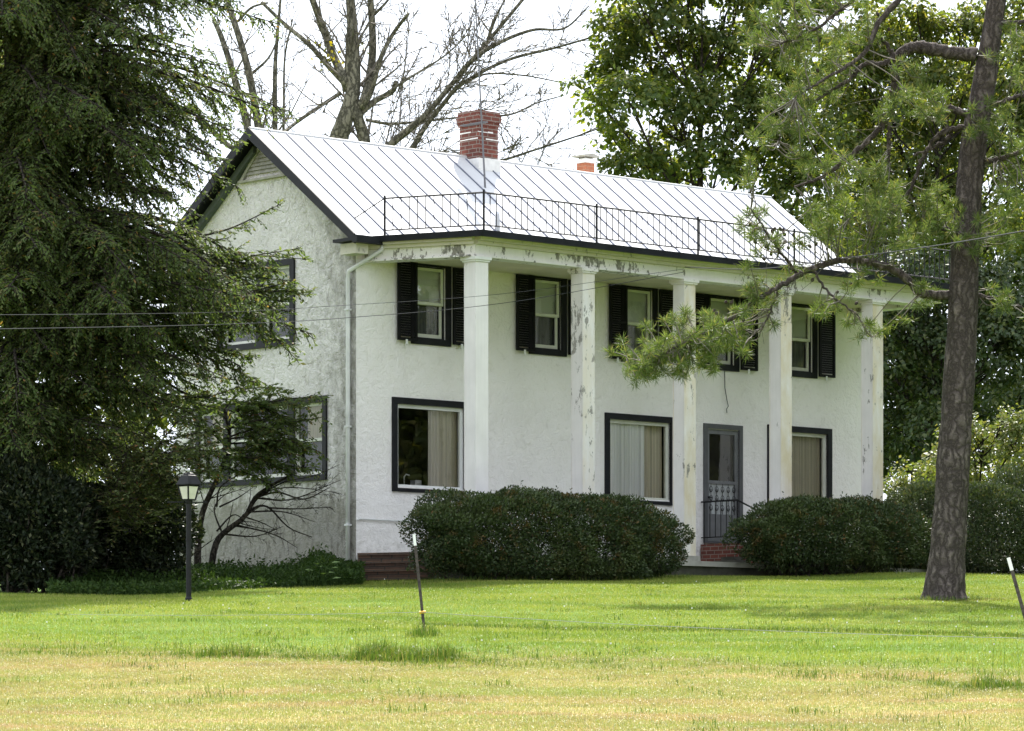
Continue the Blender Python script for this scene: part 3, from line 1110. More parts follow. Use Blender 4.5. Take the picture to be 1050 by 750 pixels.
def ground_mat():
    m, nt, b = newmat("turf_soil")
    X, Y, Z = objz(nt)
    n1 = noise(nt, 1.2, 5)
    fl = mth(nt, 'ADD', mth(nt, 'ADD', Y, mth(nt, 'MULTIPLY', X, 0.62)), mth(nt, 'MULTIPLY', mth(nt, 'SUBTRACT', n1, 0.5), 3.0))
    lawn = mth(nt, 'DIVIDE', mth(nt, 'SUBTRACT', fl, 36.4), 1.0, True)
    g = ramp(nt, noise(nt, 3.0, 6, 0.7), [(0.3, (0.055, 0.105, 0.012)), (0.7, (0.10, 0.17, 0.022))])
    d = ramp(nt, noise(nt, 2.5, 6, 0.7), [(0.3, (0.20, 0.15, 0.055)), (0.55, (0.26, 0.21, 0.075)), (0.8, (0.20, 0.22, 0.06))])
    nt.links.new(mixc(nt, lawn, d, g), b.inputs["Base Color"])
    b.inputs["Roughness"].default_value = 1.0
    b.inputs["Specular IOR Level"].default_value = 0.1
    return m


go = mb.build("ground", ground_mat(), None, True)
tag(go, kind="structure")

M['grass'] = leafmat("lawn_blade", [(0.0, (0.15, 0.215, 0.030)), (0.45, (0.22, 0.275, 0.045)), (0.8, (0.30, 0.325, 0.07)), (0.97, (0.36, 0.36, 0.11)), (1.0, (0.40, 0.40, 0.17))], 0.36, (1.1, 1.12, 0.6), 0.16, 0.5, 0.0, ((0.55, (0.5, 1.3, 1), 0.44, 0.60, (0.10, 0.17, 0.022)), (0.8, (0.5, 1.2, 1), 0.5, 0.66, (0.32, 0.31, 0.10))))
M['drygrass'] = leafmat("dry_blade", [(0.0, (0.25, 0.26, 0.085)), (0.35, (0.39, 0.35, 0.16)), (0.6, (0.34, 0.345, 0.125)), (0.85, (0.27, 0.315, 0.085)), (1.0, (0.38, 0.28, 0.15))], 0.3, (1.1, 1.05, 0.7), 0.25, 0.5, 0.0, ((0.8, (0.45, 1.4, 1), 0.42, 0.56, (0.20, 0.28, 0.055)), (1.3, (0.25, 1.6, 1), 0.50, 0.62, (0.42, 0.27, 0.18)), (3.0, (0.5, 1.2, 1), 0.52, 0.62, (0.17, 0.17, 0.075))))
M['tallgrass'] = leafmat("rank_blade", [(0.0, (0.05, 0.10, 0.015)), (0.6, (0.10, 0.16, 0.03)), (0.9, (0.18, 0.20, 0.055)), (1.0, (0.28, 0.24, 0.11))], 0.30, (1.2, 1.2, 0.45), 0.08, 0.6)


def blades(x, y, h, w, lean=0.35, bend=True):
    """upright pointed blades standing on the ground (each one tri or a bent pair)"""
    n = len(x)
    z = ground_z(x, y) - 0.008
    a = R.uniform(0, 2 * np.pi, n)
    d = np.stack([np.cos(a), np.sin(a), np.zeros(n)], 1)
    fa = a + np.pi / 2 + R.normal(0, 0.4, n)
    s = np.stack([np.cos(fa), np.sin(fa), np.zeros(n)], 1) * (w / 2)[:, None]
    base = np.stack([x, y, z], 1)
    ln = np.abs(R.normal(0, lean, n))
    mid = base + np.array((0, 0, 1.0)) * (h * 0.6)[:, None] + d * (h * 0.25 * ln)[:, None]
    tip = base + np.array((0, 0, 1.0)) * (h * (1 - 0.25 * ln))[:, None] + d * (h * ln)[:, None]
    v = np.stack([base - s, base + s, mid + s * 0.75, mid - s * 0.75, tip], 1).reshape(-1, 3)
    i = np.arange(n)[:, None] * 5
    return v, i + np.array([[0, 1, 2, 3]]), i + np.array([[3, 2, 4]])


def add_blades(mb, *a, **k):
    v, q, t = blades(*a, **k)
    mb.v.append(v)
    mb.f.setdefault(4, []).append(q + mb.n)
    mb.f.setdefault(3, []).append(t + mb.n)
    mb.n += len(v)


def vnoise(x, y, s, seed=0):
    r = np.random.default_rng(seed)
    out = np.zeros_like(x)
    for k in range(5):
        ang = r.uniform(0, np.pi * 2)
        f = s * (1.0 + 0.9 * k)
        out += np.sin((x * np.cos(ang) + y * np.sin(ang)) * f + r.uniform(0, 6.28)) / (1 + 0.5 * k)
    return out / 2.6


def in_frustum(n, y0, y1, pad=0.8):
    # uniform over area of the seen wedge
    y = np.sqrt(R.uniform(y0 ** 2, y1 ** 2, n))
    hw = 525 / F * y + pad
    return R.uniform(-1, 1, n) * hw, y


NL = 620000
x, y = in_frustum(NL, 30, 76)
k = (y > edge_y(x) - np.abs(R.normal(0, 1.5, NL)) * (R.random(NL) < 0.55)) & (y < 70 + 0.55 * (x + 1))
pxx = 525 + F * x / y
k &= ~((pxx < 372) & (y > np.interp(pxx, [0, 50, 200, 372], [60.4, 60.6, 62.2, 66.9])))
x, y = x[k], y[k]
patch = vnoise(x, y, 0.8, 3)
h = (0.036 + 0.016 * patch + R.uniform(-0.012, 0.025, len(x))).clip(0.015)
mb = MB()
add_blades(mb, x, y, h, R.uniform(0.004, 0.009, len(x)), lean=0.6)
lawn = mb.build("lawn_grass", M['grass'])
tag(lawn, "short bright green mown lawn rising to the hedges", kind="stuff")

NF = 600000
x, y = in_frustum(NF, 23.5, 42)
k = y < edge_y(x) + np.abs(R.normal(0, 1.3, NF)) * (R.random(NF) < 0.6)
x, y = x[k], y[k]
patch = vnoise(x, y * 1.5, 1.1, 5)
h = (0.030 + 0.014 * patch + R.uniform(-0.012, 0.026, len(x))).clip(0.010)
mb = MB()
add_blades(mb, x, y, h, R.uniform(0.003, 0.006, len(x)), lean=0.9)
field = mb.build("dry_grass", M['drygrass'])
tag(field, "short straw-yellow field grass in the foreground", kind="stuff")

# rank tufts left standing along the fence line and the lawn's edge
mb = MB()


def tuft(px, py, n, rx, hgt, ry=0.25):
    d = 6608.0 / (py - 501.0)
    c = W(px, py, d)
    x = c[0] + R.normal(0, 1, n) * rx
    y = c[1] + R.normal(0, 1, n) * ry
    h = hgt * R.uniform(0.3, 1.0, n) * np.exp(-((x - c[0]) / (rx * 2.0)) ** 4) * (0.62 + 0.45 * vnoise(x, y, 8.0, 4)).clip(0.2, 1.2)
    add_blades(mb, x, y, h, R.uniform(0.006, 0.011, n), lean=0.45)


for px, py, n, rx, hgt in ((415, 679, 3400, 0.32, 0.31), (385, 677, 1300, 0.2, 0.26), (470, 682, 900, 0.35, 0.12), (235, 676, 1300, 0.30, 0.24), (205, 675, 500, 0.2, 0.17), (275, 676, 500, 0.2, 0.15), (320, 677, 500, 0.25, 0.13), (150, 674, 500, 0.4, 0.11), (60, 672, 500, 0.5, 0.10), (10, 671, 500, 0.4, 0.12), (355, 677, 500, 0.3, 0.14), (1000, 709, 900, 0.22, 0.17), (1035, 710, 700, 0.2, 0.2), (970, 706, 350, 0.2, 0.11), (433, 655, 350, 0.12, 0.25), (560, 686, 350, 0.5, 0.07)):
    tuft(px, py, n, rx, hgt)
# seed stems
n = 170
px = np.concatenate([R.uniform(330, 500, 110), R.uniform(60, 330, 45), R.uniform(960, 1050, 15)])
d = 39.0 + R.uniform(-1, 3.5, n)
x = (px - 525) / F * d
d = np.where(px > 900, 33 + R.uniform(0, 4, n), d)
x = (px - 525) / F * d
add_blades(mb, x, d, R.uniform(0.25, 0.5, n), np.full(n, 0.004), lean=0.25)
# coarse tufts and rosettes dotted over the lawn and round the pine
for _ in range(260):
    d = R.uniform(37, 68)
    px = R.uniform(0, 1050)
    n = int(R.uniform(8, 30))
    c = np.array(((px - 525) / F * d, d))
    if d < edge_y(c[0]) + 0.5 or (px < 380 and d > 60):
        continue
    add_blades(mb, c[0] + R.normal(0, 0.10, n), c[1] + R.normal(0, 0.10, n), R.uniform(0.04, 0.10, n), R.uniform(0.006, 0.013, n), lean=0.8)
for _ in range(150):                          # small clumps along the ragged edge and out in the field
    px = R.uniform(0, 1050)
    d = 36.5
    for _k in range(4):
        d = float(edge_y((px - 525) / F * d))
    d += R.normal(-0.6, 1.2) if R.random() < 0.6 else -R.uniform(1, 10)
    n = int(R.uniform(10, 45))
    c = np.array(((px - 525) / F * d, d))
    add_blades(mb, c[0] + R.normal(0, 0.12, n), c[1] + R.normal(0, 0.10, n), R.uniform(0.03, 0.11, n), R.uniform(0.005, 0.010, n), lean=0.8)
n = 900
a = R.uniform(0, 2 * np.pi, n)
rr_ = 0.42 + np.abs(R.normal(0, 0.16, n))
add_blades(mb, 6.73 + rr_ * np.cos(a), 57.9 + rr_ * np.sin(a), R.uniform(0.03, 0.13, n), R.uniform(0.005, 0.010, n), lean=0.5)
for px in np.arange(395, 710, 4.0):          # longer grass the mower leaves against the hedge
    d = np.interp(px, [395, 710], [65.6, 70.6]) + R.normal(0, 0.1)
    n = 16
    add_blades(mb, (px - 525) / F * d + R.normal(0, 0.06, n), d + R.normal(0, 0.06, n), R.uniform(0.05, 0.15, n), R.uniform(0.005, 0.010, n), lean=0.5)
# strip under the fence wire that the mower misses
n = 6500
t = R.uniform(0, 1, n)
px = 430 + 640 * t
d = 47.6 - 5.0 * t + R.normal(0, 0.22, n)
add_blades(mb, (px - 525) / F * d, d, 0.075 * R.uniform(0.4, 1.2, n), R.uniform(0.006, 0.011, n), lean=0.5)
tall = mb.build("rank_grass", M['tallgrass'])
tag(tall, "taller dark grass along the lawn's edge and fence wire", kind="stuff")


mb = MB()
n = 2600
a = R.uniform(0, 2 * np.pi, n)
rr_ = 0.36 + np.abs(R.normal(0, 0.40, n))
add_blades(mb, 6.73 + rr_ * 1.2 * np.cos(a), 57.9 + rr_ * np.sin(a), R.uniform(0.02, 0.055, n), R.uniform(0.004, 0.008, n), lean=1.5)
li_ = mb.build("pine_litter", leafmat("fallen_needle", [(0.0, (0.10, 0.06, 0.03)), (0.6, (0.17, 0.105, 0.05)), (1.0, (0.24, 0.17, 0.08))], 0.1, None, 0.1, 0.7))
tag(li_, "brown fallen needles round the foot of the pine", kind="stuff")
mb = MB()
n = 130
px, d = R.uniform(0, 1050, n), R.uniform(37, 69, n)
x = (px - 525) / F * d
k = (d > edge_y(x) + 0.5) & ~((px < 380) & (d > 60)) & (vnoise(x, d, 0.9, 21) > -0.1)
x, d = x[k], d[k]
for q in range(3):
    a = q * 1.05
    for sg in (0, 1):
        c = np.stack([x, d, ground_z(x, d) + 0.055], 1)
        v = np.array((math.cos(a), math.sin(a), 0.0))
        s = 0.009
        pts = np.stack([c - v * s - (0, 0, s), c + v * s - (0, 0, s), c + v * s + (0, 0, s), c - v * s + (0, 0, s)], 1).reshape(-1, 3)
    mb.add(pts, np.arange(len(c))[:, None] * 4 + np.array([[0, 1, 2, 3]]))
cl_ = mb.build("clover_flowers", simple("white_clover", (0.75, 0.74, 0.68), 0.8))
tag(cl_, "tiny white clover heads scattered over the lawn", kind="stuff")

# ------------------------------------------------------------------ plants: generators
def unit(v):
    return v / (np.linalg.norm(v, axis=-1, keepdims=True) + 1e-9)


def leaf_quads(mb, c, d, nrm, length, width, fold=0.0):
    """pointed leaves: base c, along d, lying in the plane with normal nrm"""
    d = unit(d)
    s = unit(np.cross(d, nrm))
    L_ = np.asarray(length)[:, None] if np.ndim(length) else length
    w_ = np.asarray(width)[:, None] if np.ndim(width) else width
    up = unit(np.cross(s, d))
    a = c
    b = c + d * L_ * 0.45 + s * w_ * 0.5 + up * fold * w_
    t = c + d * L_
    e = c + d * L_ * 0.45 - s * w_ * 0.5 + up * fold * w_
    n = len(c)
    v = np.stack([a, b, t, e], 1).reshape(-1, 3)
    i = np.arange(n)[:, None] * 4
    mb.v.append(v)
    mb.f.setdefault(4, []).append(i + np.array([[0, 1, 2, 3]]) + mb.n)
    mb.n += 4 * n


def rdir(n, zs=1.0):
    v = R.normal(0, 1, (n, 3))
    v[:, 2] *= zs
    return unit(v)


def wander(p0, d0, length, n, jitter, pull=(0, 0, 0)):
    """a crooked branch path"""
    pts = [np.array(p0, float)]
    d = np.array(d0, float)
    st = length / (n - 1)
    for i in range(n - 1):
        d = d + R.normal(0, jitter, 3) + np.array(pull) * st
        d /= np.linalg.norm(d)
        pts.append(pts[-1] + d * st)
    return np.array(pts)


def along(pts, t):
    """point and tangent at fraction t of a polyline"""
    pts = np.asarray(pts)
    seg = np.linalg.norm(np.diff(pts, axis=0), axis=1)
    cum = np.concatenate([[0], np.cumsum(seg)])
    s = t * cum[-1]
    i = min(max(np.searchsorted(cum, s) - 1, 0), len(seg) - 1)
    f = (s - cum[i]) / (seg[i] + 1e-9)
    return pts[i] + (pts[i + 1] - pts[i]) * f, (pts[i + 1] - pts[i]) / (seg[i] + 1e-9)


def smooth_path(pts, n):
    """Catmull-Rom through control points"""
    p = np.asarray(pts, float)
    p = np.vstack([2 * p[0] - p[1], p, 2 * p[-1] - p[-2]])
    out = []
    segs = len(p) - 3
    for t in np.linspace(0, segs - 1e-6, n):
        i = int(t)
        u = t - i
        a, b, c, d = p[i], p[i + 1], p[i + 2], p[i + 3]
        out.append(0.5 * ((2 * b) + (-a + c) * u + (2 * a - 5 * b + 4 * c - d) * u * u + (-a + 3 * b - 3 * c + d) * u ** 3))
    return np.array(out)


def twigs(mb, pts, r0, depth, spread=0.8, dens=3.0, lenf=0.5, tips=None, pull=(0, 0, 0.05), t0=0.15, nside=4, jit=0.10, rmin=0.003):
    """side branches along a limb, recursively; collects tips"""
    Lg = np.linalg.norm(np.diff(pts, axis=0), axis=1).sum()
    n = max(1, int(R.poisson(dens * Lg)))
    for t in R.uniform(t0, 0.98, n):
        p, tg = along(pts, t)
        d = unit(tg + rdir(1)[0] * spread)
        ln = Lg * lenf * (1 - 0.6 * t) * R.uniform(0.5, 1.15)
        rr = max(rmin * 1.3, r0 * (1 - 0.75 * t) * 0.5)
        m = 4 if ln < 1 else 6
        q = wander(p, d, ln, m, jit, pull)
        mb.tube(q, np.linspace(rr, max(rmin, rr * 0.35), m), nside if rr > 0.02 else 3, cap=False)
        if tips is not None:
            tips.append(q)
        if depth > 1:
            twigs(mb, q, rr, depth - 1, spread, dens * 1.25, lenf, tips, pull, 0.2, 3, jit, rmin)


# ---- broad-leaved trees
def broadleaf(name, label, base, clumps, leaf_mat, bark, trunk_r=0.25, leaf=0.13, per=70, sprays=22, group=None, trunk_top=None, cat='tree', spray_r=0.5, limbs=True):
    """clumps: list of (center, radius). Limbs run from the trunk to every clump, sprays of leaves fill it."""
    base = np.array(base, float)
    root = empty(name, base)
    tag(root, label, cat, group)
    tr = MB()
    cm = np.mean([c for c, r in clumps], axis=0)
    top = np.array(trunk_top) if trunk_top is not None else np.array((cm[0], cm[1], base[2] + 0.80 * (max(c[2] for c, r in clumps) - base[2])))
    path = smooth_path([base - (0, 0, 0.3), base + (top - base) * 0.3 + R.normal(0, 0.12, 3) * (1, 1, 0), base + (top - base) * 0.65 + R.normal(0, 0.2, 3) * (1, 1, 0), top], 14)
    tr.tube(path, np.linspace(trunk_r * 1.15, trunk_r * 0.12, 14), 9, cap=False)
    lf = MB()
    C_, D_, N_ = [], [], []
    for c, r in clumps:
        c = np.asarray(c, float)
        t = np.clip((c[2] - r * 0.9 - base[2]) / (top[2] - base[2] + 1e-6) * 0.85, 0.12, 0.92)
        p, _ = along(path, t)
        q = smooth_path([p, p + (c - p) * 0.45 + np.array((0, 0, -0.12 * np.linalg.norm(c - p))), c], 9)
        if limbs:
            rr = trunk_r * (1 - 0.7 * t) * 0.4
            tr.tube(q, np.linspace(rr, 0.02, 9), 6, cap=False)
        ns = max(6, int(sprays * r * r))
        for _ in range(ns):
            v = rdir(1)[0]
            rad = r * R.uniform(0.35, 1.08) ** 0.6
            s = c + v * rad * np.array((1, 1, 0.85))
            if limbs and R.random() < 0.6:
                pp, _ = along(q, R.uniform(0.5, 1.0))
                tr.tube(np.array([pp, (pp + s) / 2 + R.normal(0, 0.06, 3), s]), (0.018, 0.012, 0.005), 3, cap=False)
            m = int(per * R.uniform(0.5, 1.3))
            ang = R.uniform(0, 2 * np.pi, m)
            rd = spray_r * R.uniform(0.6, 1.3) * np.sqrt(R.uniform(0, 1, m))
            ax = unit(v * np.array((0.7, 0.7, 0.3)) + np.array((0, 0, 0.9)) + R.normal(0, 0.25, 3))
            a1 = unit(np.cross(ax, np.array((0.3, 0.9, 0.1))))
            a2 = np.cross(ax, a1)
            off = np.cos(ang)[:, None] * a1 * rd[:, None] + np.sin(ang)[:, None] * a2 * rd[:, None] + ax * R.normal(0, 0.09, m)[:, None] - np.array((0, 0, 1)) * (rd ** 2 * 0.35)[:, None]
            C_.append(s + off)
            D_.append(unit(off) * 0.8 + rdir(m) * 0.6 + np.array((0, 0, -0.45)))
            N_.append(ax + rdir(m) * 0.55)
    C_, D_, N_ = np.vstack(C_), np.vstack(D_), np.vstack(N_)
    n = len(C_)
    leaf_quads(lf, C_, D_, N_, leaf * R.uniform(0.7, 1.25, n), leaf * 0.75 * R.uniform(0.7, 1.2, n), 0.12)
    tr.build('trunk', bark, root, True, base)
    lf.build('crown', leaf_mat, root, False, base)
    return root


# ---- evergreen shrubs (hedges)
def hedge(name, label, c, ax, half, leaf_mat, twig_mat, n, leaf=0.06, wid=0.5, power=3.2, lump=0.10, shell=0.30, group=None, cat='hedge', bare=0.0, seed=1, up=0.35, bare_floor=0.12):
    """rounded clipped shrub: superellipsoid of half-sizes (a, b, h) with its long axis along ax"""
    root = empty(name, c)
    tag(root, label, cat, group)
    ax = np.array((math.cos(ax), math.sin(ax), 0))
    ay = np.array((-ax[1], ax[0], 0))
    az = np.array((0, 0, 1.0))
    a, b, h = half
    rr = np.random.default_rng(seed)
    v = unit(R.normal(0, 1, (int(n * 1.5), 3)))
    k = (np.abs(v) ** power).sum(1) ** (-1 / power)
    bumpy = 1 + lump * (np.sin(v[:, 0] * a * 3.1 + seed) * np.sin(v[:, 1] * 4 + 2 * seed) + np.sin(v[:, 0] * a * 5.7 + v[:, 2] * 5 + seed * 3) * 0.6 + 0.5 * np.sin(v[:, 0] * 11 + v[:, 1] * 9 + v[:, 2] * 13 + seed))
    u = 1 - shell * R.uniform(0, 1, len(v)) ** 1.6 + 0.025 * R.random(len(v)) * (R.random(len(v)) < 0.3)
    loc = v * k[:, None] * (bumpy * u)[:, None]
    zz = loc[:, 2]
    keep = (zz > -0.93)
    if bare:
        keep &= ~((zz < -1 + 2 * bare) & (R.random(len(v)) < 0.8))
    # uneven thin places
    hole = np.sin(loc[:, 0] * a * 4.3 + seed) * np.sin(loc[:, 2] * h * 5.1 + 1.7 * seed) * np.sin(loc[:, 1] * b * 4 + seed)
    keep &= ~((hole > 0.55) & (R.random(len(v)) < 0.7))
    loc, v = loc[keep][:n], v[keep][:n]
    P = loc[:, :1] * a * ax + loc[:, 1:2] * b * ay + (loc[:, 2:3] * h + h) * az
    out = unit(v[:, :1] / a * ax + v[:, 1:2] / b * ay + v[:, 2:3] / h * az)
    m = len(P)
    D = unit(out * 0.7 + rdir(m) * 0.8 + az * up)
    lf = MB()
    leaf_quads(lf, P, D, rdir(m) + out * 0.5, leaf * R.uniform(0.6, 1.3, m), leaf * wid * R.uniform(0.7, 1.2, m), 0.1)
    cand = np.where(v[:, 2] > 0.05)[0]
    for j in R.choice(cand, int(50 * a), replace=False) if len(cand) else ():
        dd = unit(out[j] * 0.5 + az * 0.9 + R.normal(0, 0.25, 3))
        ls = R.uniform(0.06, 0.20)
        k8 = 10
        pp = P[j] + dd * (np.linspace(-0.05, ls, k8))[:, None]
        leaf_quads(lf, pp, dd * 0.7 + rdir(k8) * 0.8, rdir(k8), leaf * R.uniform(0.6, 1.2, k8), leaf * wid * R.uniform(0.7, 1.1, k8), 0.1)
    lf.build('foliage', leaf_mat, root)
    tw = MB()
    ns = int(10 + 10 * a)
    for i in range(ns):
        bx_ = R.uniform(-0.62, 0.62) * a
        by_ = R.uniform(-0.5, 0.5) * b
        p = ax * bx_ + ay * by_ - az * 0.1
        q = wander(p, unit(np.array((R.normal(0, 0.3), R.normal(0, 0.3), 1.0))), h * 1.5, 7, 0.16)
        tw.tube(q, np.linspace(0.028, 0.006, 7), 5, cap=False)
        twigs(tw, q, 0.02, 2, 1.0, 4.0, 0.5, None, (0, 0, 0.1), 0.1, 3)
    tw.build('stem', twig_mat, root, True)
    return root

# ------------------------------------------------------------------ plant materials
M['bark_pine'] = bark_mat("pine_bark", (0.12, 0.098, 0.088), (0.21, 0.18, 0.165), 9.0, (1, 1, 0.30), 0.16, 0.05)
M['bark_grey'] = bark_mat("grey_bark", (0.12, 0.115, 0.085), (0.24, 0.225, 0.17), 9.0, (1, 1, 0.3), 0.08, 0.02)
M['bark_dark'] = bark_mat("dark_bark", (0.035, 0.030, 0.025), (0.075, 0.065, 0.052), 10.0, (1, 1, 0.4), 0.08, 0.02)
M['deadtwig'] = simple("dead_grey_twig", (0.13, 0.115, 0.095), 0.9, 0.25, 5)
M['hem'] = leafmat("hemlock_spray", [(0.0, (0.076, 0.114, 0.044)), (0.5, (0.108, 0.152, 0.058)), (0.85, (0.145, 0.182, 0.076)), (0.97, (0.17, 0.16, 0.08)), (1.0, (0.28, 0.16, 0.06))], 0.48, (1.3, 1.3, 0.65), 0.12, 0.6, 0.35)
M['yewlight'] = leafmat("pale_feathery_spray", [(0.0, (0.055, 0.078, 0.024)), (0.5, (0.085, 0.110, 0.036)), (0.9, (0.12, 0.135, 0.055)), (1.0, (0.20, 0.10, 0.04))], 0.32, (1.1, 1.15, 0.5), 0.3, 0.5)
M['maple'] = leafmat("maple_leaf", [(0.0, (0.048, 0.078, 0.022)), (0.5, (0.076, 0.112, 0.030)), (0.88, (0.13, 0.150, 0.042)), (1.0, (0.18, 0.19, 0.05))], 0.52, (1.8, 1.7, 0.5), 0.28, 0.5)
M['oak'] = leafmat("mid_green_leaf", [(0.0, (0.055, 0.085, 0.022)), (0.5, (0.09, 0.122, 0.030)), (0.85, (0.14, 0.155, 0.045)), (1.0, (0.23, 0.22, 0.075))], 0.52, (1.7, 1.6, 0.55), 0.28, 0.5)
M['darkleaf'] = leafmat("deep_green_leaf", [(0.0, (0.028, 0.050, 0.016)), (0.6, (0.050, 0.080, 0.024)), (1.0, (0.11, 0.125, 0.038))], 0.36, (1.3, 1.3, 0.45), 0.4, 0.45)
M['limeleaf'] = leafmat("yellow_green_leaf", [(0.0, (0.10, 0.14, 0.03)), (0.6, (0.16, 0.19, 0.05)), (1.0, (0.24, 0.22, 0.10))], 0.36, (1.2, 1.2, 0.5), 0.4)
M['needle'] = leafmat("pine_needle", [(0.0, (0.068, 0.108, 0.030)), (0.5, (0.108, 0.152, 0.044)), (0.88, (0.17, 0.205, 0.072)), (1.0, (0.32, 0.26, 0.12))], 0.38, (1.15, 1.2, 0.55), 0.15, 0.5)
M['hedge'] = leafmat("dark_hedge_leaf", [(0.0, (0.022, 0.038, 0.013)), (0.5, (0.038, 0.062, 0.021)), (0.96, (0.070, 0.096, 0.036)), (0.985, (0.095, 0.068, 0.026)), (1.0, (0.17, 0.085, 0.028))], 0.14, (1.2, 1.2, 0.5), 0.28, 0.45, 0.0, ((2.6, (1, 1, 1.3), 0.56, 0.67, (0.17, 0.085, 0.028)), (1.1, (1, 1, 1), 0.48, 0.60, (0.075, 0.105, 0.034))))
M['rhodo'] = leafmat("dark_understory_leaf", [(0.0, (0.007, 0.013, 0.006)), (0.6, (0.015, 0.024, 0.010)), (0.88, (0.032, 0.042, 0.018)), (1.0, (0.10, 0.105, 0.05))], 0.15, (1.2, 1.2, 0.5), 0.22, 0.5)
M['weed'] = leafmat("weed_leaf", [(0.0, (0.020, 0.042, 0.010)), (0.6, (0.033, 0.062, 0.015)), (1.0, (0.055, 0.088, 0.022))], 0.25, (1.2, 1.25, 0.5), 0.10, 0.6)
M['yleaf'] = leafmat("yellow_vine_leaf", [(0.0, (0.35, 0.30, 0.03)), (1.0, (0.22, 0.24, 0.04))], 0.4, (1.2, 1.1, 0.4))
M['cone'] = simple("pine_cone_scale", (0.04, 0.03, 0.025), 0.9, 0.3, 20)


# ---- hemlock-like sprays
def spray_limb(lf, tw, pts, r0, step=0.2, lat=0.34, leaf=0.13, wid=0.035, t0=0.22, droop=0.35, dens=1.0, min_lat=0.22, max_lat=1.3, fine=0.05):
    Lg = np.linalg.norm(np.diff(pts, axis=0), axis=1).sum()
    n = max(2, int(Lg * (1 - t0) / step * dens))
    for i in range(n):
        t = t0 + (1 - t0) * (i + R.random()) / n
        p, tg = along(pts, t)
        side = unit(np.cross(tg, np.array((0, 0, 1.0))))
        for sg in (-1, 1):
            if R.random() < 0.12:
                continue
            ln = np.clip(lat * Lg * (1.08 - t) * R.uniform(0.6, 1.25), min_lat, max_lat)
            d = unit(tg * R.uniform(0.5, 0.9) + side * sg * R.uniform(0.6, 1.0) + np.array((0, 0, R.normal(0.08, 0.46))))
            m = 6
            s = np.linspace(0, 1, m)
            q = p + d * (s * ln)[:, None] - np.array((0, 0, 1.0)) * (droop * ln * s ** 2)[:, None] + R.normal(0, 0.012, (m, 3))
            tw.tube(q, np.linspace(max(0.006, r0 * 0.25), 0.003, m), 3, cap=False)
            k = int(ln / fine)
            if k < 2:
                continue
            u = np.linspace(0.08, 1.0, k)
            pos = np.stack([np.interp(u, s, q[:, a]) for a in range(3)], 1)
            dd = unit(np.gradient(pos, axis=0))
            sd = unit(np.cross(dd, np.array((0, 0, 1.0))))
            for s2 in (-1, 1):
                ld = dd * 0.75 + sd * s2 * R.uniform(0.5, 1.0, (k, 1)) + np.array((0, 0, -0.15)) + R.normal(0, 0.28, (k, 3))
                ll = leaf * R.uniform(0.6, 1.4, k) * (1.1 - 0.5 * u)
                leaf_quads(lf, pos + R.normal(0, 0.012, (k, 3)), ld, np.array((0, 0, 1.0)) + R.normal(0, 0.6, (k, 3)), ll, wid * R.uniform(0.7, 1.3, k), 0.0)


# ---- big hemlock on the left
hb = W(18, 0, 64.0)
hb[2] = float(ground_z(hb[0], hb[1]))
hem = empty('hemlock_tree', hb)
tag(hem, 'large dark feathery evergreen filling the left side in front of the gable', 'tree')
tw, lf = MB(), MB()
hp = smooth_path([hb - (0, 0, 0.3), hb + (0.05, 0.1, 5), hb + (-0.1, 0, 10), hb + (0.05, 0, 16)], 20)
tw.tube(hp, np.linspace(0.30, 0.05, 20), 10, cap=False)
PROF_Z = [3.8, 5.2, 6.2, 6.9, 7.6, 8.3, 8.9, 9.4, 10.0, 10.8, 11.6, 12.4, 13.6, 15.0, 17.5, 19.5]
PROF_R = [1.2, 2.3, 3.2, 3.6, 4.2, 4.8, 4.9, 4.3, 4.0, 4.1, 4.6, 4.7, 4.5, 3.8, 2.4, 0.5]
nl = 320
for i in range(nl):
    zt = 5.4 + (i + R.random()) / nl * 13.2
    az = R.uniform(0, 2 * np.pi)
    if R.random() < 0.38:
        az = R.normal(-0.25, 0.55)         # more of them on the open, sunny-side lawn
    elif R.random() < 0.35:
        az = R.normal(-1.3, 0.4)
    rad = np.interp(zt, PROF_Z, PROF_R) * R.uniform(0.62, 1.04)
    out = np.array((math.cos(az), math.sin(az), 0))
    if out[1] > 0.3 and out[0] > 0.3:
        rad *= 0.9
    tip = np.array((hb[0], hb[1], zt)) + out * rad + R.normal(0, 0.2, 3) * (1, 1, 0.4)
    z0 = zt + R.uniform(-0.1, 0.7) + 0.08 * rad
    tz = np.clip((z0 - hb[2] + 0.3) / 16.3, 0.05, 0.97)
    st, _ = along(hp, tz)
    mid = st + (tip - st) * 0.5 + np.array((0, 0, 0.22 * rad * 0.5)) + R.normal(0, 0.12, 3)
    q = smooth_path([st, mid, tip], 12)
    r0 = 0.022 + 0.009 * rad
    tw.tube(q, np.linspace(r0, 0.006, 12), 5, cap=False)
    spray_limb(lf, tw, q, r0, 0.15, 0.36, 0.115, 0.034, 0.05, 0.62, fine=0.036)
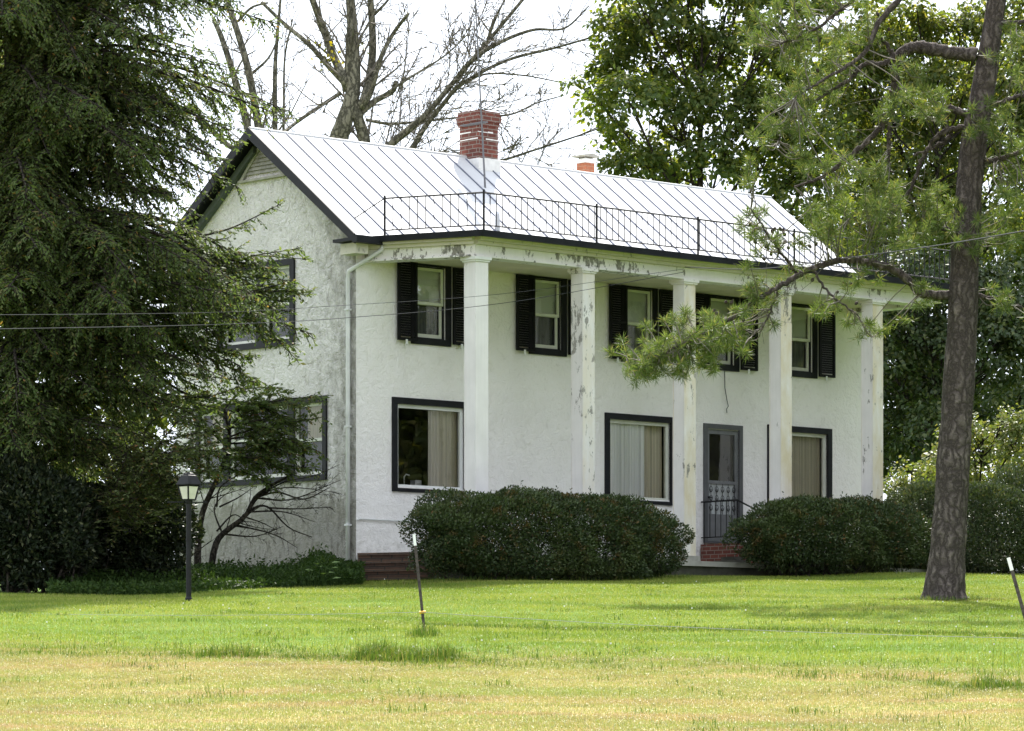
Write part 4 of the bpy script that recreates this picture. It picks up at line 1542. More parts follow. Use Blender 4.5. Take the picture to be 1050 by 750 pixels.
# a few single boughs that reach across the gable wall
for pts in ([(120, 300), (190, 268), (250, 262), (314, 266)], [(120, 330), (200, 310), (260, 300), (318, 300)], [(130, 350), (200, 335), (260, 340), (300, 355)],
            [(120, 290), (180, 250), (235, 235), (290, 208)], [(150, 255), (215, 262), (285, 280)], [(140, 345), (215, 322), (290, 322)], [(100, 330), (180, 352), (255, 366)],
            [(140, 310), (215, 285), (305, 288)], [(150, 330), (220, 300), (296, 310)], [(130, 380), (200, 385), (262, 392)], [(110, 395), (170, 410), (235, 420)]):
    thin = pts[-1][1] < 230
    for rep in range(1 if thin else 2):
        pts = [(a + R.normal(0, 6) * rep, b + R.normal(0, 11) * rep) for a, b in pts]
        q = smooth_path(poly([(a, b, -0.4 + 1.2 * (a - 100) / 200 + R.normal(0, 0.2)) for a, b in pts], 65.0), 14)
        tw.tube(q, np.linspace(0.035, 0.006, 14), 5, cap=False)
        spray_limb(lf, tw, q, 0.03, 0.13, 0.10 if thin else 0.24, 0.11 if thin else 0.14, 0.042, 0.55 if thin else 0.2, 0.35, min_lat=0.2, max_lat=0.8)
tw.build('trunk', M['bark_dark'], hem, True, hb)
lf.build('crown', M['hem'], hem, False, hb)

# ---- crooked small tree under the gable windows, twiggy below and feathery above
sb = W(212, 0, 68.0)
sb[2] = float(ground_z(sb[0], sb[1]))
st_ = empty('yew_tree', sb)
tag(st_, 'small crooked tree with bare lower twigs against the stained gable wall', 'tree')
tw, lf = MB(), MB()
stems = [([(203, 600), (203, 560), (208, 525), (222, 492), (235, 455), (230, 420)], 0.075, 0.0),
         ([(214, 600), (220, 562), (229, 547), (251, 530), (261, 511), (275, 500), (300, 486)], 0.07, 0.3),
         ([(252, 529), (263, 520), (276, 521), (296, 541), (320, 551)], 0.028, 0.35),
         ([(262, 510), (285, 505), (312, 512), (338, 500)], 0.024, 0.3),
         ([(250, 530), (268, 536), (282, 543)], 0.016, 0.3),
         ([(205, 540), (185, 505), (165, 470), (150, 440)], 0.05, -0.5),
         ([(222, 520), (226, 500), (247, 485)], 0.02, 0.0)]
for pts, r, dd in stems:
    q = smooth_path(poly([(a, b, dd) for a, b in pts], 68.0), 16)
    tw.tube(q, np.linspace(r, r * 0.3, 16), 7, cap=False)
    twigs(tw, q, r * 0.5, 2, 0.85, 3.4, 0.40, None, (0, 0, -0.05), 0.35, 4)
for pts in ([(252, 529), (268, 508), (296, 500), (345, 505)], [(262, 511), (290, 495), (322, 488), (345, 478)], [(255, 525), (290, 525), (322, 535)], [(276, 521), (305, 522), (340, 520)],
            [(222, 545), (240, 528), (256, 540)], [(228, 548), (220, 520), (240, 500)], [(205, 545), (190, 520), (180, 490)], [(240, 538), (280, 548), (305, 562)], [(262, 511), (300, 512), (350, 492)], [(225, 520), (245, 510), (262, 498)], [(230, 548), (262, 550), (290, 540)]):
    q = smooth_path(poly([(a, b, 0.4 + R.normal(0, 0.15)) for a, b in pts], 68.0), 12)
    tw.tube(q, np.linspace(0.018, 0.005, 12), 4, cap=False)
    twigs(tw, q, 0.012, 3, 0.9, 7.0, 0.38, None, (0, 0, -0.1), 0.2, 3)
for pts in ([(230, 425), (270, 412), (315, 418)], [(232, 440), (275, 430), (312, 440)], [(235, 455), (265, 455), (308, 468)], [(225, 470), (262, 470), (300, 486)], [(232, 430), (200, 410), (170, 415)],
            [(228, 415), (262, 415), (300, 432)], [(230, 450), (262, 440), (330, 428)], [(235, 470), (268, 476), (322, 480)], [(228, 440), (200, 450), (165, 470)], [(232, 425), (290, 410), (330, 408)], [(235, 462), (290, 452), (325, 462)],
            [(235, 440), (255, 428), (280, 404)], [(228, 460), (258, 470), (290, 462)], [(232, 430), (215, 410), (196, 398)], [(236, 450), (275, 446), (300, 452)], [(226, 470), (210, 462), (186, 474)], [(232, 438), (256, 440), (286, 440)],
            [(225, 480), (255, 486), (282, 500)], [(220, 490), (200, 470), (178, 455)], [(230, 420), (250, 400), (285, 398)], [(235, 460), (210, 440), (180, 430)], [(240, 480), (268, 458), (318, 452)], [(232, 440), (260, 420), (296, 428)]):
    q = smooth_path(poly([(a, b, R.normal(0, 0.3)) for a, b in pts], 68.0), 10)
    tw.tube(q, np.linspace(0.02, 0.006, 10), 4, cap=False)
    spray_limb(lf, tw, q, 0.02, 0.085, 0.42, 0.12, 0.04, 0.10, 0.3, min_lat=0.25, max_lat=0.75)
tw.build('trunk', M['bark_dark'], st_, True, sb)
lf.build('crown', M['hem'], st_, False, sb)

# ---- pale feathery shrub leaning out beside the lamp
pb = W(135, 0, 62.6)
pb[2] = float(ground_z(pb[0], pb[1]))
ps = empty('feathery_shrub', pb)
tag(ps, 'pale feathery spreading shrub beside the lamp post, over the dark undergrowth', 'shrub')
tw, lf = MB(), MB()
for pts in ([(140, 600), (140, 530), (150, 470), (212, 466)], [(140, 600), (135, 520), (130, 460), (112, 430)], [(140, 600), (150, 540), (170, 500), (224, 478)], [(140, 600), (140, 500), (165, 455), (228, 440)],
            [(130, 600), (125, 520), (110, 480), (82, 450)], [(140, 600), (140, 520), (160, 490), (208, 498)], [(140, 600), (145, 500), (175, 440), (200, 420)], [(140, 600), (125, 520), (125, 470), (160, 446)],
            [(140, 600), (145, 510), (165, 470), (218, 455)], [(140, 600), (150, 500), (180, 470), (226, 488)], [(140, 600), (140, 490), (150, 440), (180, 418)], [(135, 600), (130, 500), (110, 460), (95, 436)], [(140, 600), (145, 500), (172, 462), (232, 464)]):
    q = smooth_path(poly([(a + (R.normal(0, 14) if j < 2 else 0), b, (R.normal(0, 0.4) if j < 2 else R.normal(-0.2, 0.4))) for j, (a, b) in enumerate(pts)], 62.6), 14)
    tw.tube(q[5:], np.linspace(0.014, 0.005, 9), 5, cap=False)
    spray_limb(lf, tw, q, 0.02, 0.07, 0.24, 0.11, 0.032, 0.33, 0.25, min_lat=0.2, max_lat=0.7)
tw.build('stem', M['bark_dark'], ps, True, pb)
lf.build('foliage', M['yewlight'], ps, False, pb)

# ---- pine on the right
PD = 58.0
pbase = W(968, 613, PD)
pbase[2] = float(ground_z(pbase[0], pbase[1]))
pine = empty('pine_tree', pbase)
tag(pine, 'tall pine with plated grey-brown trunk leaning right on the lawn', 'tree')
tw, dead, lf = MB(), MB(), MB()
trunk = smooth_path(np.vstack([[pbase - (0, 0, 0.25)], poly([(969, 600), (972, 560), (976, 500), (983, 400), (987, 320), (990, 250), (997, 160), (1010, 80), (1022, 0), (1040, -120), (1050, -250), (1058, -400)], PD)]), 60)
tr_r = np.interp(np.linspace(0, 1, 60), [0, 0.015, 0.035, 0.06, 0.10, 0.2, 0.5, 0.62, 1.0], [0.56, 0.46, 0.37, 0.325, 0.29, 0.265, 0.215, 0.195, 0.05])
tr_r = tr_r * (1 + 0.025 * np.sin(np.arange(60) * 1.3))
nseg = 28
mbt = MB()
mbt.tube(trunk, tr_r, nseg, cap=False)
# root flare and plated irregularity
vv = np.vstack(mbt.v)
ringi = np.repeat(np.arange(60), nseg)
ang = np.tile(np.linspace(0, 2 * np.pi, nseg, endpoint=False), 60)
cen = np.repeat(trunk, nseg, axis=0)
fl = np.exp(-ringi / 2.2)
sc = 1 + 0.30 * fl * (0.4 + np.sin(ang * 4 + 2.2)) + 0.03 * np.sin(ang * 9 + ringi * 0.4) + 0.02 * R.normal(0, 1, len(ang))
mbt.v = [cen + (vv - cen) * sc[:, None]]
tw.add(mbt.v[0], np.vstack(mbt.f[4]))
limbs = [  # control points, start radius, end radius
    ([(1000, 57), (962, 52), (942, 48), (926, 54), (918, 70), (917, 92), (912, 114), (898, 137), (872, 160), (846, 180), (815, 192)], 0.115, 0.02, 0.3),
    ([(919, 58), (905, 66), (884, 67), (872, 82), (845, 98), (810, 125), (795, 150)], 0.05, 0.012, -0.3),
    ([(918, 60), (908, 45), (902, 38)], 0.045, 0.02, 0.0),
    ([(1018, -20), (975, -30), (935, -10), (905, 18), (888, 52), (872, 66), (840, 85), (815, 100)], 0.07, 0.012, -1.0),
    ([(1018, -40), (960, -55), (905, -20), (870, 5), (835, 30), (800, 45)], 0.06, 0.012, -0.6),
    ([(985, 304), (945, 300), (930, 286), (908, 274), (884, 268), (858, 268), (832, 276), (806, 290), (775, 308), (745, 330), (715, 345), (680, 362), (645, 376)], 0.074, 0.016, -0.8),
    ([(832, 276), (850, 300), (880, 325), (893, 345)], 0.022, 0.006, -0.8),
    ([(818, 283), (803, 262), (788, 242), (770, 214)], 0.028, 0.008, -0.8),
    ([(800, 292), (785, 330), (770, 345)], 0.018, 0.006, -0.6),
    ([(992, 118), (972, 112), (968, 125), (975, 138), (960, 150), (935, 160)], 0.06, 0.015, 0.2),
    ([(990, 130), (962, 140), (945, 165), (930, 200), (905, 215), (870, 225)], 0.05, 0.012, 0.6),
    ([(912, 130), (911, 160), (913, 176)], 0.035, 0.02, 0.3),
    ([(997, 162), (1020, 165), (1048, 155), (1075, 150)], 0.06, 0.02, -0.3),
    ([(1000, 112), (1025, 106), (1050, 98), (1080, 95)], 0.05, 0.02, 0.3),
    ([(1016, 20), (1040, 24), (1070, 15)], 0.045, 0.02, 0.0),
    ([(985, 300), (1010, 305), (1045, 315), (1080, 330)], 0.05, 0.015, 0.8),
    ([(988, 240), (965, 235), (940, 240), (915, 250), (890, 245)], 0.045, 0.012, 0.0),
    ([(1045, -150), (1000, -180), (930, -150), (870, -110)], 0.06, 0.01, 0.5), ([(1050, -200), (1100, -230), (1160, -180)], 0.06, 0.01, 0.5),
    ([(1050, -260), (1040, -300), (990, -330)], 0.05, 0.01, -1.0), ([(1040, -120), (1080, -130), (1140, -90)], 0.05, 0.01, -1.5), ([(1055, -330), (1080, -380), (1120, -390)], 0.04, 0.01, 0.5)]
limb_pts = []
for pts, ra, rb, dd in limbs:
    k = len(pts)
    q = smooth_path(poly([(a, b, dd * j / (k - 1)) for j, (a, b) in enumerate(pts)], PD), 8 * k)
    q += R.normal(0, 0.010, q.shape)
    tw.tube(q, np.linspace(ra, rb, len(q)) * (1 + 0.10 * R.normal(0, 1, len(q)).clip(-1, 1)), 8, cap=False)
    limb_pts.append(q)
    if 160 < pts[-1][1] < 240 or pts[0][1] < 100 or ra < 0.03:
        twigs(dead, q, 0.022, 3, 1.0, 3.6 if pts[0][0] < 1010 else 1.2, 0.22, None, (0, 0, -0.15), 0.35, 3, 0.22)
    else:
        twigs(dead, q, 0.018, 3, 1.0, 4.2, 0.17, None, (0, 0, 0.1), 0.15, 3, 0.22)
allp = np.vstack(limb_pts)
clusters = [(648, 374, 16, 9, 14), (680, 362, 24, 15, 30), (712, 346, 28, 17, 32), (742, 330, 24, 16, 24), (772, 305, 16, 12, 9), (705, 380, 22, 9, 14), (660, 385, 14, 6, 8), (745, 350, 20, 12, 12),
            (790, 245, 28, 16, 9), (765, 240, 12, 12, 5), (775, 215, 14, 8, 5), (845, 318, 25, 9, 6), (880, 330, 20, 8, 5), (893, 340, 8, 4, 4), (800, 285, 20, 10, 5),
            (805, 55, 22, 35, 20), (800, 125, 20, 20, 16), (782, 130, 10, 10, 6), (830, 90, 25, 30, 18), (855, 55, 20, 30, 12), (885, 30, 18, 20, 8), (835, 165, 28, 18, 13), (860, 212, 26, 16, 16),
            (905, 208, 26, 20, 30), (940, 240, 34, 12, 26), (960, 208, 20, 16, 12), (930, 78, 18, 13, 7), (958, 105, 22, 14, 13), (925, 105, 18, 11, 10), (895, 178, 20, 13, 10), (770, 175, 14, 10, 4),
            (1020, 120, 22, 26, 14), (1035, 200, 16, 28, 18), (1030, 245, 20, 10, 10), (1042, 60, 12, 28, 10), (1010, 240, 22, 10, 10), (945, 300, 12, 8, 8), (885, 288, 14, 7, 5), (1030, 310, 15, 12, 6),
            (870, -10, 40, 15, 16), (820, 10, 30, 20, 12), (760, 25, 18, 18, 5), (1050, 150, 20, 20, 10), (700, 356, 45, 22, 20), (830, 235, 20, 10, 5), (870, 245, 18, 8, 6), (975, 225, 18, 10, 10),
            (900, -150, 60, 30, 40), (1000, -180, 60, 40, 40), (1110, -180, 60, 40, 40), (1020, -320, 50, 30, 40), (1100, -380, 40, 30, 25), (1120, -100, 40, 30, 25)]


def needle_tuft(p, d, n=66, ln=0.165):
    n = int(n * R.uniform(0.8, 1.2))
    d = unit(d)
    c = p - d[None, :] * R.uniform(0, 0.12, n)[:, None]
    nd = unit(d * R.uniform(0.15, 0.9, (n, 1)) + rdir(n) * 0.85)
    leaf_quads(lf, c, nd, rdir(n), ln * R.uniform(0.7, 1.15, n), 0.0095, 0.0)


tuft_pts = []
for px, py, rx, ry, n in clusters:
    for _ in range(n):
        dz = R.normal(-0.3, 0.5)
        p = W(px + R.normal(0, 0.62) * rx, py + R.normal(0, 0.62) * ry, PD + dz)
        j = np.argmin(((allp - p) ** 2).sum(1) + R.uniform(0, 0.15, len(allp)))
        a = allp[j]
        ln = np.linalg.norm(p - a)
        d = unit(unit(p - a) + np.array((0, -0.1, 0.45)) + R.normal(0, 0.25, 3))
        mid = (a + p) / 2 + R.normal(0, 0.06, 3) - np.array((0, 0, 0.10 * ln))
        q = smooth_path([a, mid, p], 7)
        dead.tube(q, np.linspace(0.012, 0.006, 7), 4, cap=False)
        needle_tuft(p, d)
        if R.random() < 0.75:
            needle_tuft(p - d * 0.10 + R.normal(0, 0.04, 3), d + R.normal(0, 0.35, 3), 40)
        tuft_pts.append(p)
tw.build('trunk', M['bark_pine'], pine, True, pbase)
dead.build('dead_twig', M['deadtwig'], pine, True, pbase)
lf.build('crown', M['needle'], pine, False, pbase)
mb = MB()
for k in range(6):
    zz = np.linspace(0, 0.07, 6)
mb.tube(np.stack([np.zeros(7), np.zeros(7), np.linspace(-0.04, 0.04, 7)], 1), [0.006, 0.020, 0.027, 0.028, 0.024, 0.016, 0.004], 7)
cone0 = None
for (px, py, s_, n) in ((800, 245, 26, 22), (735, 318, 24, 10), (850, 60, 30, 10), (868, 300, 30, 8), (890, 30, 20, 6), (905, 95, 10, 4)):
    for _ in range(n):
        p = W(px + R.normal(0, 0.7) * s_, py + R.normal(0, 0.5) * s_, PD)
        j = np.argmin(((allp - p) ** 2).sum(1))
        p = p * 0.6 + allp[j] * 0.4 if np.linalg.norm(p - allp[j]) > 0.5 else p
        if cone0 is None:
            cone0 = mb.build('cone', M['cone'], pine)
            o = cone0
        else:
            o = dup(cone0, pine)
        o.location = tuple(p - pbase)
        o.rotation_euler = (R.uniform(-1, 1), R.uniform(-1, 1), 0)


# ---- leafless trees behind the ridge
def bare_tree(label, base_px, d, limbs, dens=2.2, yellow=()):
    b = W(base_px, 0, d)
    b[2] = float(ground_z(b[0], b[1]))
    root = empty('bare_tree', b)
    tag(root, label, 'tree', 'leafless trees behind the roof')
    tw = MB()
    tg_ = MB()
    for pts, ra, rb in limbs:
        w_ = poly([(p[0], p[1], R.normal(0, 0.35) * (k_ > 0) * (pts[0][1] < 125) + 0.12 * (k_ == 0)) for k_, p in enumerate(pts)], d)
        if pts[0][1] > 125:
            b2 = b + (R.normal(0, 0.1), R.normal(0, 0.1), -0.3)
            w_ = np.vstack([b2 + (w_[0] - b2) * np.linspace(0, 1, 9)[:-1, None], w_])
        q = smooth_path(w_, 9 * len(w_))
        low = pts[0][1] > 125
        f0 = 1 - len(pts) / len(w_) if low else 0.0
        tw.tube(q, 0.66 * np.interp(np.linspace(0, 1, len(q)), [0, f0, 1], [ra * 1.15, ra, rb]), 9, cap=True)
        vis = q[int(len(q) * f0):] if low else q
        twigs(tg_, vis, max(rb * 0.8, 0.03), 3, 0.9, dens * 1.45, 0.48, None, (0, 0, 0.08), 0.05, 4, 0.10, 0.0095)
    tw.build('trunk', M['bark_grey'], root, True, b)
    tg_.build('twig_spray', M['deadtwig'], root, True, b)
    if yellow:
        lf = MB()
        for px, py, s_, n in yellow:
            c = np.array([W(px + R.normal(0, s_), py + R.normal(0, s_), d) for _ in range(n)])
            leaf_quads(lf, c, rdir(n), rdir(n), 0.10 * R.uniform(0.6, 1.3, n), 0.08, 0.1)
        lf.build('vine_foliage', M['yleaf'], root, False, b)


bare_tree('dead forked tree directly behind the ridge, thick trunk left of the chimney', 356, 92.0, [
    ([(347, 150), (352, 128), (362, 92), (362, 41), (358, -15)], 0.42, 0.16),
    ([(374, 150), (366, 118), (358, 82), (359, 37), (361, -15)], 0.26, 0.11),
    ([(357, 92), (351, 78), (337, 45), (316, -12)], 0.20, 0.12),
    ([(366, 112), (374, 100), (382, 53), (379, -15)], 0.20, 0.12),
    ([(372, 110), (381, 92), (390, 61), (403, 35), (419, 14)], 0.13, 0.06),
    ([(352, 84), (335, 66), (316, 45), (292, 25), (268, 2)], 0.12, 0.06),
    ([(368, 118), (384, 104), (402, 94), (406, 84)], 0.13, 0.09),
    ([(350, 95), (330, 108), (305, 125), (290, 137)], 0.08, 0.06),
    ([(384, 104), (420, 80), (455, 58), (480, 35)], 0.06, 0.02),
    ([(384, 15), (398, 0), (410, -20)], 0.06, 0.03)], 2.2, ((334, 58, 9, 45), (368, 48, 5, 10), (271, 5, 4, 10), (350, 62, 6, 16)))
bare_tree('pale bare tree leaning far to the right behind the chimney', 345, 95.0, [
    ([(352, 196), (378, 170), (402, 147), (420, 132), (440, 114), (472, 76), (505, 37), (540, -5)], 0.20, 0.06),
    ([(382, 205), (405, 176), (424, 150), (436, 130), (452, 110), (474, 86), (520, 62), (570, 49), (615, 36)], 0.15, 0.035),
    ([(466, 84), (484, 62), (512, 44), (546, 31), (579, 29), (604, 6)], 0.11, 0.025),
    ([(478, 84), (500, 76), (540, 78), (590, 88)], 0.05, 0.02),
    ([(375, 123), (400, 127), (440, 124), (474, 120)], 0.07, 0.03),
    ([(500, 42), (508, 20), (522, -10)], 0.06, 0.03),
    ([(472, 120), (521, 118), (550, 106), (578, 98)], 0.05, 0.02),
    ([(470, 172), (513, 165), (545, 155), (585, 142), (620, 130)], 0.07, 0.025),
    ([(540, 156), (552, 140), (566, 122)], 0.025, 0.01), ([(520, 163), (540, 135), (556, 100)], 0.022, 0.008), ([(500, 166), (512, 140), (530, 118)], 0.022, 0.008), ([(560, 150), (582, 128), (592, 112)], 0.02, 0.008)], 2.0)
bare_tree('slim bare trunks at the left, rising behind the gable peak', 262, 97.0, [
    ([(256, 150), (253, 127), (241, 82), (228, 41), (219, 20)], 0.20, 0.09),
    ([(266, 150), (265, 131), (255, 74), (241, 25), (229, -10)], 0.19, 0.11),
    ([(283, 155), (282, 133), (282, 74), (284, 41), (288, -5)], 0.14, 0.05),
    ([(290, 150), (291, 120), (292, 60), (300, 20)], 0.07, 0.03),
    ([(258, 76), (275, 60), (285, 40)], 0.06, 0.03), ([(240, 78), (250, 60), (262, 52)], 0.05, 0.02), ([(244, 22), (258, 8), (275, 3)], 0.06, 0.04), ([(255, 160), (235, 150), (212, 128), (205, 120)], 0.12, 0.09)], 1.4, ((240, 25, 6, 10), (250, 100, 10, 6)))


# ---- leafy trees behind the house
def cl(d, *pts):
    return [(W(p[0], p[1], d + R.normal(0, 0.8)), p[2] * d / F) for p in pts]


def base_at(px, d):
    b = W(px, 0, d)
    b[2] = float(ground_z(b[0], b[1]))
    return b


broadleaf('maple_tree', 'dense green maple rising behind the right end of the roof', base_at(735, 92), cl(92, (640, 18, 36), (690, 8, 42), (745, 12, 42), (795, 18, 42), (622, 52, 26), (664, 58, 38), (720, 58, 42), (775, 62, 42), (604, 93, 22), (644, 102, 36), (698, 108, 40), (750, 112, 42), (800, 110, 42), (628, 142, 22), (684, 150, 32), (732, 162, 38), (785, 165, 40), (640, 170, 18), (828, 62, 40), (690, 188, 26), (640, -32, 42), (700, -42, 48), (770, -38, 48), (832, -12, 42), (720, -110, 60), (780, -120, 60), (835, 150, 40), (660, 165, 20), (815, 210, 40)), M['maple'], M['bark_dark'], 0.20, 0.15, 95, 19, 'leafy trees behind the house', None, 'tree', 0.42)
broadleaf('oak_tree', 'lighter green tree behind the pine, right of the roof end', base_at(935, 98), cl(98, (870, 62, 38), (920, 52, 38), (962, 66, 34), (1012, 56, 42), (1048, 20, 38), (860, 112, 38), (910, 110, 40), (960, 122, 40), (1010, 112, 40), (1052, 92, 38), (880, 166, 38), (930, 170, 40), (980, 176, 40), (1032, 168, 40), (872, 222, 38), (920, 226, 40), (976, 232, 40), (1032, 226, 40), (895, 20, 28), (922, 22, 28), (955, 36, 26), (985, 32, 28), (940, 8, 18), (1080, 60, 50), (1080, 150, 50), (1010, 10, 26), (1085, -20, 40)), M['oak'], M['bark_dark'], 0.20, 0.15, 90, 17, 'leafy trees behind the house', None, 'tree', 0.44)
broadleaf('woodland_tree', 'shadowy dark tree low between the last column and the pine trunk', base_at(1012, 93), cl(93, (905, 285, 28), (932, 280, 36), (985, 288, 38), (1035, 292, 40), (926, 335, 36), (968, 340, 38), (1022, 350, 40), (1058, 335, 40), (918, 388, 34), (956, 395, 36), (1002, 402, 38), (1048, 405, 38), (918, 440, 32), (955, 445, 34), (905, 480, 26), (880, 320, 30), (880, 400, 30), (895, 450, 26)), M['darkleaf'], M['bark_dark'], 0.20, 0.14, 95, 24, 'leafy trees behind the house')
broadleaf('woodland_tree', 'leafy tree at the far left, glimpsed through the big evergreen', base_at(60, 86), cl(86, (-15, 400, 44), (-15, 330, 44), (-12, 260, 44), (-12, 180, 44), (-15, 100, 44), (-15, 460, 40), (150, 440, 30), (165, 480, 30), (140, 380, 26), (15, 430, 42), (70, 448, 36), (115, 468, 30), (20, 360, 40), (80, 385, 36), (135, 420, 30), (10, 280, 45), (70, 310, 36), (5, 190, 45), (15, 100, 45), (0, 20, 45), (60, 20, 30), (50, 230, 30), (125, 340, 28), (150, 480, 30), (35, 490, 40), (90, 510, 40)), M['oak'], M['bark_dark'], 0.22, 0.15, 80, 22, 'leafy trees behind the house')
broadleaf('woodland_tree', 'darker tree farthest back, filling the gaps behind the pine crown', base_at(950, 108), cl(108, *[(px_ + R.normal(0, 8), py_ + R.normal(0, 8), 44) for px_ in (860, 915, 970, 1025, 1080) for py_ in (75, 140, 205, 270, 335, 400, 455)]), M['darkleaf'], M['bark_dark'], 0.25, 0.17, 85, 12, 'leafy trees behind the house', None, 'tree', 0.6)
broadleaf('flowering_shrub', 'sunny yellow-green shrub behind the dark bushes at the far right', base_at(1000, 85), cl(85, (972, 462, 26), (1008, 450, 32), (1045, 448, 34), (942, 482, 18), (1000, 488, 28), (922, 494, 13), (1045, 490, 30), (1075, 470, 36), (960, 495, 22), (985, 440, 16), (1030, 428, 18)), M['limeleaf'], M['bark_dark'], 0.10, 0.10, 60, 40, None, None, 'shrub', 0.28)

# woods off to the right, what the front windows mirror
for px_, d_ in ((1900, 60), (2500, 66), (1800, 74), (2300, 52), (2050, 67), (2250, 71), (1690, 79), (1850, 78), (2060, 80)):
    bb = base_at(px_, d_)
    broadleaf('woodland_tree', 'tall dark tree of the wood beyond the right edge, mirrored in the front windows', bb, [(bb + np.array((R.normal(0, 2.2), R.normal(0, 2.2), z_)), R.uniform(1.6, 2.3)) for z_ in np.linspace(0.6, 16, 15)], M['oak'], M['bark_dark'], 0.3, 0.30, 60, 13, 'woods to the right of the house', None, 'tree', 0.8)

# ---- hedges and bushes
ha = ALPHA


def house_bush(x0, x1, y, half_w, h, zoff=0.0):
    a = house_pt((x0 + x1) / 2, y)
    a[2] = float(ground_z(a[0], a[1])) + zoff
    return a, (x1 - x0) / 2, half_w, h / 2


c, a, b, h = house_bush(-1.2, 4.95, -3.3, 0.85, 1.62, -0.05)
hedge('clipped_hedge', 'long dark clipped hedge in front of the first three columns', c, ha, (a, b, h), M['hedge'], M['bark_dark'], 100000, 0.062, 0.5, 3.4, 0.09, 0.34, 'dark clipped bushes along the porch', 'hedge', 0.11, 5)
c, a, b, h = house_bush(7.35, 12.5, -3.15, 0.95, 1.52, -0.05)
hedge('clipped_hedge', 'rounded dark hedge right of the door, its bare stems showing below', c, ha, (a, b, h), M['hedge'], M['bark_dark'], 80000, 0.062, 0.5, 2.5, 0.085, 0.34, 'dark clipped bushes along the porch', 'hedge', 0.17, 9)


def px_bush(name, label, px, d, rx, py_top, ry, mat, n, leaf, seed, group=None, cat='bush', **k):
    c = base_at(px, d)
    top = CZ + (722 - py_top) / F * d
    return hedge(name, label, c, 0.0, (rx * d / F, ry, (top - c[2]) / 2), mat, M['bark_dark'], n, leaf, 0.5, seed=seed, group=group, cat=cat, **k)


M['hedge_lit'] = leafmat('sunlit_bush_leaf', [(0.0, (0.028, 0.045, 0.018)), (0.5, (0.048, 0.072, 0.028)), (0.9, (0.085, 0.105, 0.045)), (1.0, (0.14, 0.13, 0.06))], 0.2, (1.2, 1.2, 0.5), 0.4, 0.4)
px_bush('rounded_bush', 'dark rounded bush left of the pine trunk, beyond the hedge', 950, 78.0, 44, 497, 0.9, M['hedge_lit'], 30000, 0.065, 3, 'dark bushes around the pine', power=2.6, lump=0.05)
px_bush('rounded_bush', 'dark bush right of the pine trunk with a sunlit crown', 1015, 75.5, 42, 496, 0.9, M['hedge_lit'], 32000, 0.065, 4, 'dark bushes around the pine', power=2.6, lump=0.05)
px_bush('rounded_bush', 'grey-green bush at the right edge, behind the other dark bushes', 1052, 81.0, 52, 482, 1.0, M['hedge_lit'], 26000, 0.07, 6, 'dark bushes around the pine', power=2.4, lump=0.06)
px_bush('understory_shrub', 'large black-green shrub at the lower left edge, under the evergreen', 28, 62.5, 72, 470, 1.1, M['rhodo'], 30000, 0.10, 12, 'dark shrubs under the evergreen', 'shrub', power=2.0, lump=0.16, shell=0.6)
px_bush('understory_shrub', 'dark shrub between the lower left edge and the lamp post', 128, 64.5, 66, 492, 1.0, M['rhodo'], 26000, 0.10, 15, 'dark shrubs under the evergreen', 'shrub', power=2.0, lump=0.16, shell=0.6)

# ---- weeds along the foot of the gable wall
lfm = MB()
n = 26000
px = R.uniform(50, 372, n)
t = R.uniform(0, 1, n) ** 0.8
dn = np.interp(px, [50, 200, 372], [60.2, 61.8, 66.4])
df = np.interp(px, [50, 200, 330, 372], [63.5, 68.0, 69.6, 68.4])
d = dn + (df - dn) * t
x = (px - 525) / F * d
hmax = (0.20 + 0.35 * t) * (0.75 + 0.35 * vnoise(x, d, 1.6, 8)) + 0.25 * np.exp(-((px - 330) / 22.0) ** 2)
hmax = np.clip(hmax, 0.05, 1.0)
z = ground_z(x, d) + hmax * R.uniform(0, 1, n) ** 0.7
leaf_quads(lfm, np.stack([x, d, z], 1), rdir(n) + np.array((0, -0.2, 0.3)), rdir(n) + np.array((0, 0, 1.0)), 0.075 * R.uniform(0.5, 1.5, n), 0.04 * R.uniform(0.6, 1.3, n), 0.1)
k = R.random(n) < 0.35
hm = hmax[k]
add_blades(lfm, x[k], d[k], hm * 1.05, R.uniform(0.006, 0.012, k.sum()), lean=0.3)
wd = lfm.build('ground_cover', M['weed'])
tag(wd, "dark weedy ground cover along the gable wall", kind="stuff")

wb_ = base_at(331, 65.3)
root = empty('weed_plant', wb_)
tag(root, 'single weed with broad pale leaves at the lawn edge below the gable corner', 'weed')
M['paleweed'] = leafmat("pale_weed_leaf", [(0, (0.12, 0.20, 0.05)), (1, (0.16, 0.24, 0.07))], 0.35)
sm = MB()
for k in range(9):
    a = k * 2.4
    tip = np.array((0.16 * math.cos(a), 0.16 * math.sin(a), 0.16 + 0.035 * k))
    sm.tube(smooth_path([(0, 0, -0.02), tip * (0.3, 0.3, 0.7), tip], 5), 0.006, 4)
    lf = MB()
    leaf_quads(lf, tip[None, :], np.array([[math.cos(a), math.sin(a), 0.1]]), np.array([[0, -0.3, 1.0]]), np.array([0.17]), np.array([0.11]), 0.1)
    lf.build('leaf', M['paleweed'], root)
sm.build('stem', M['weed'], root)

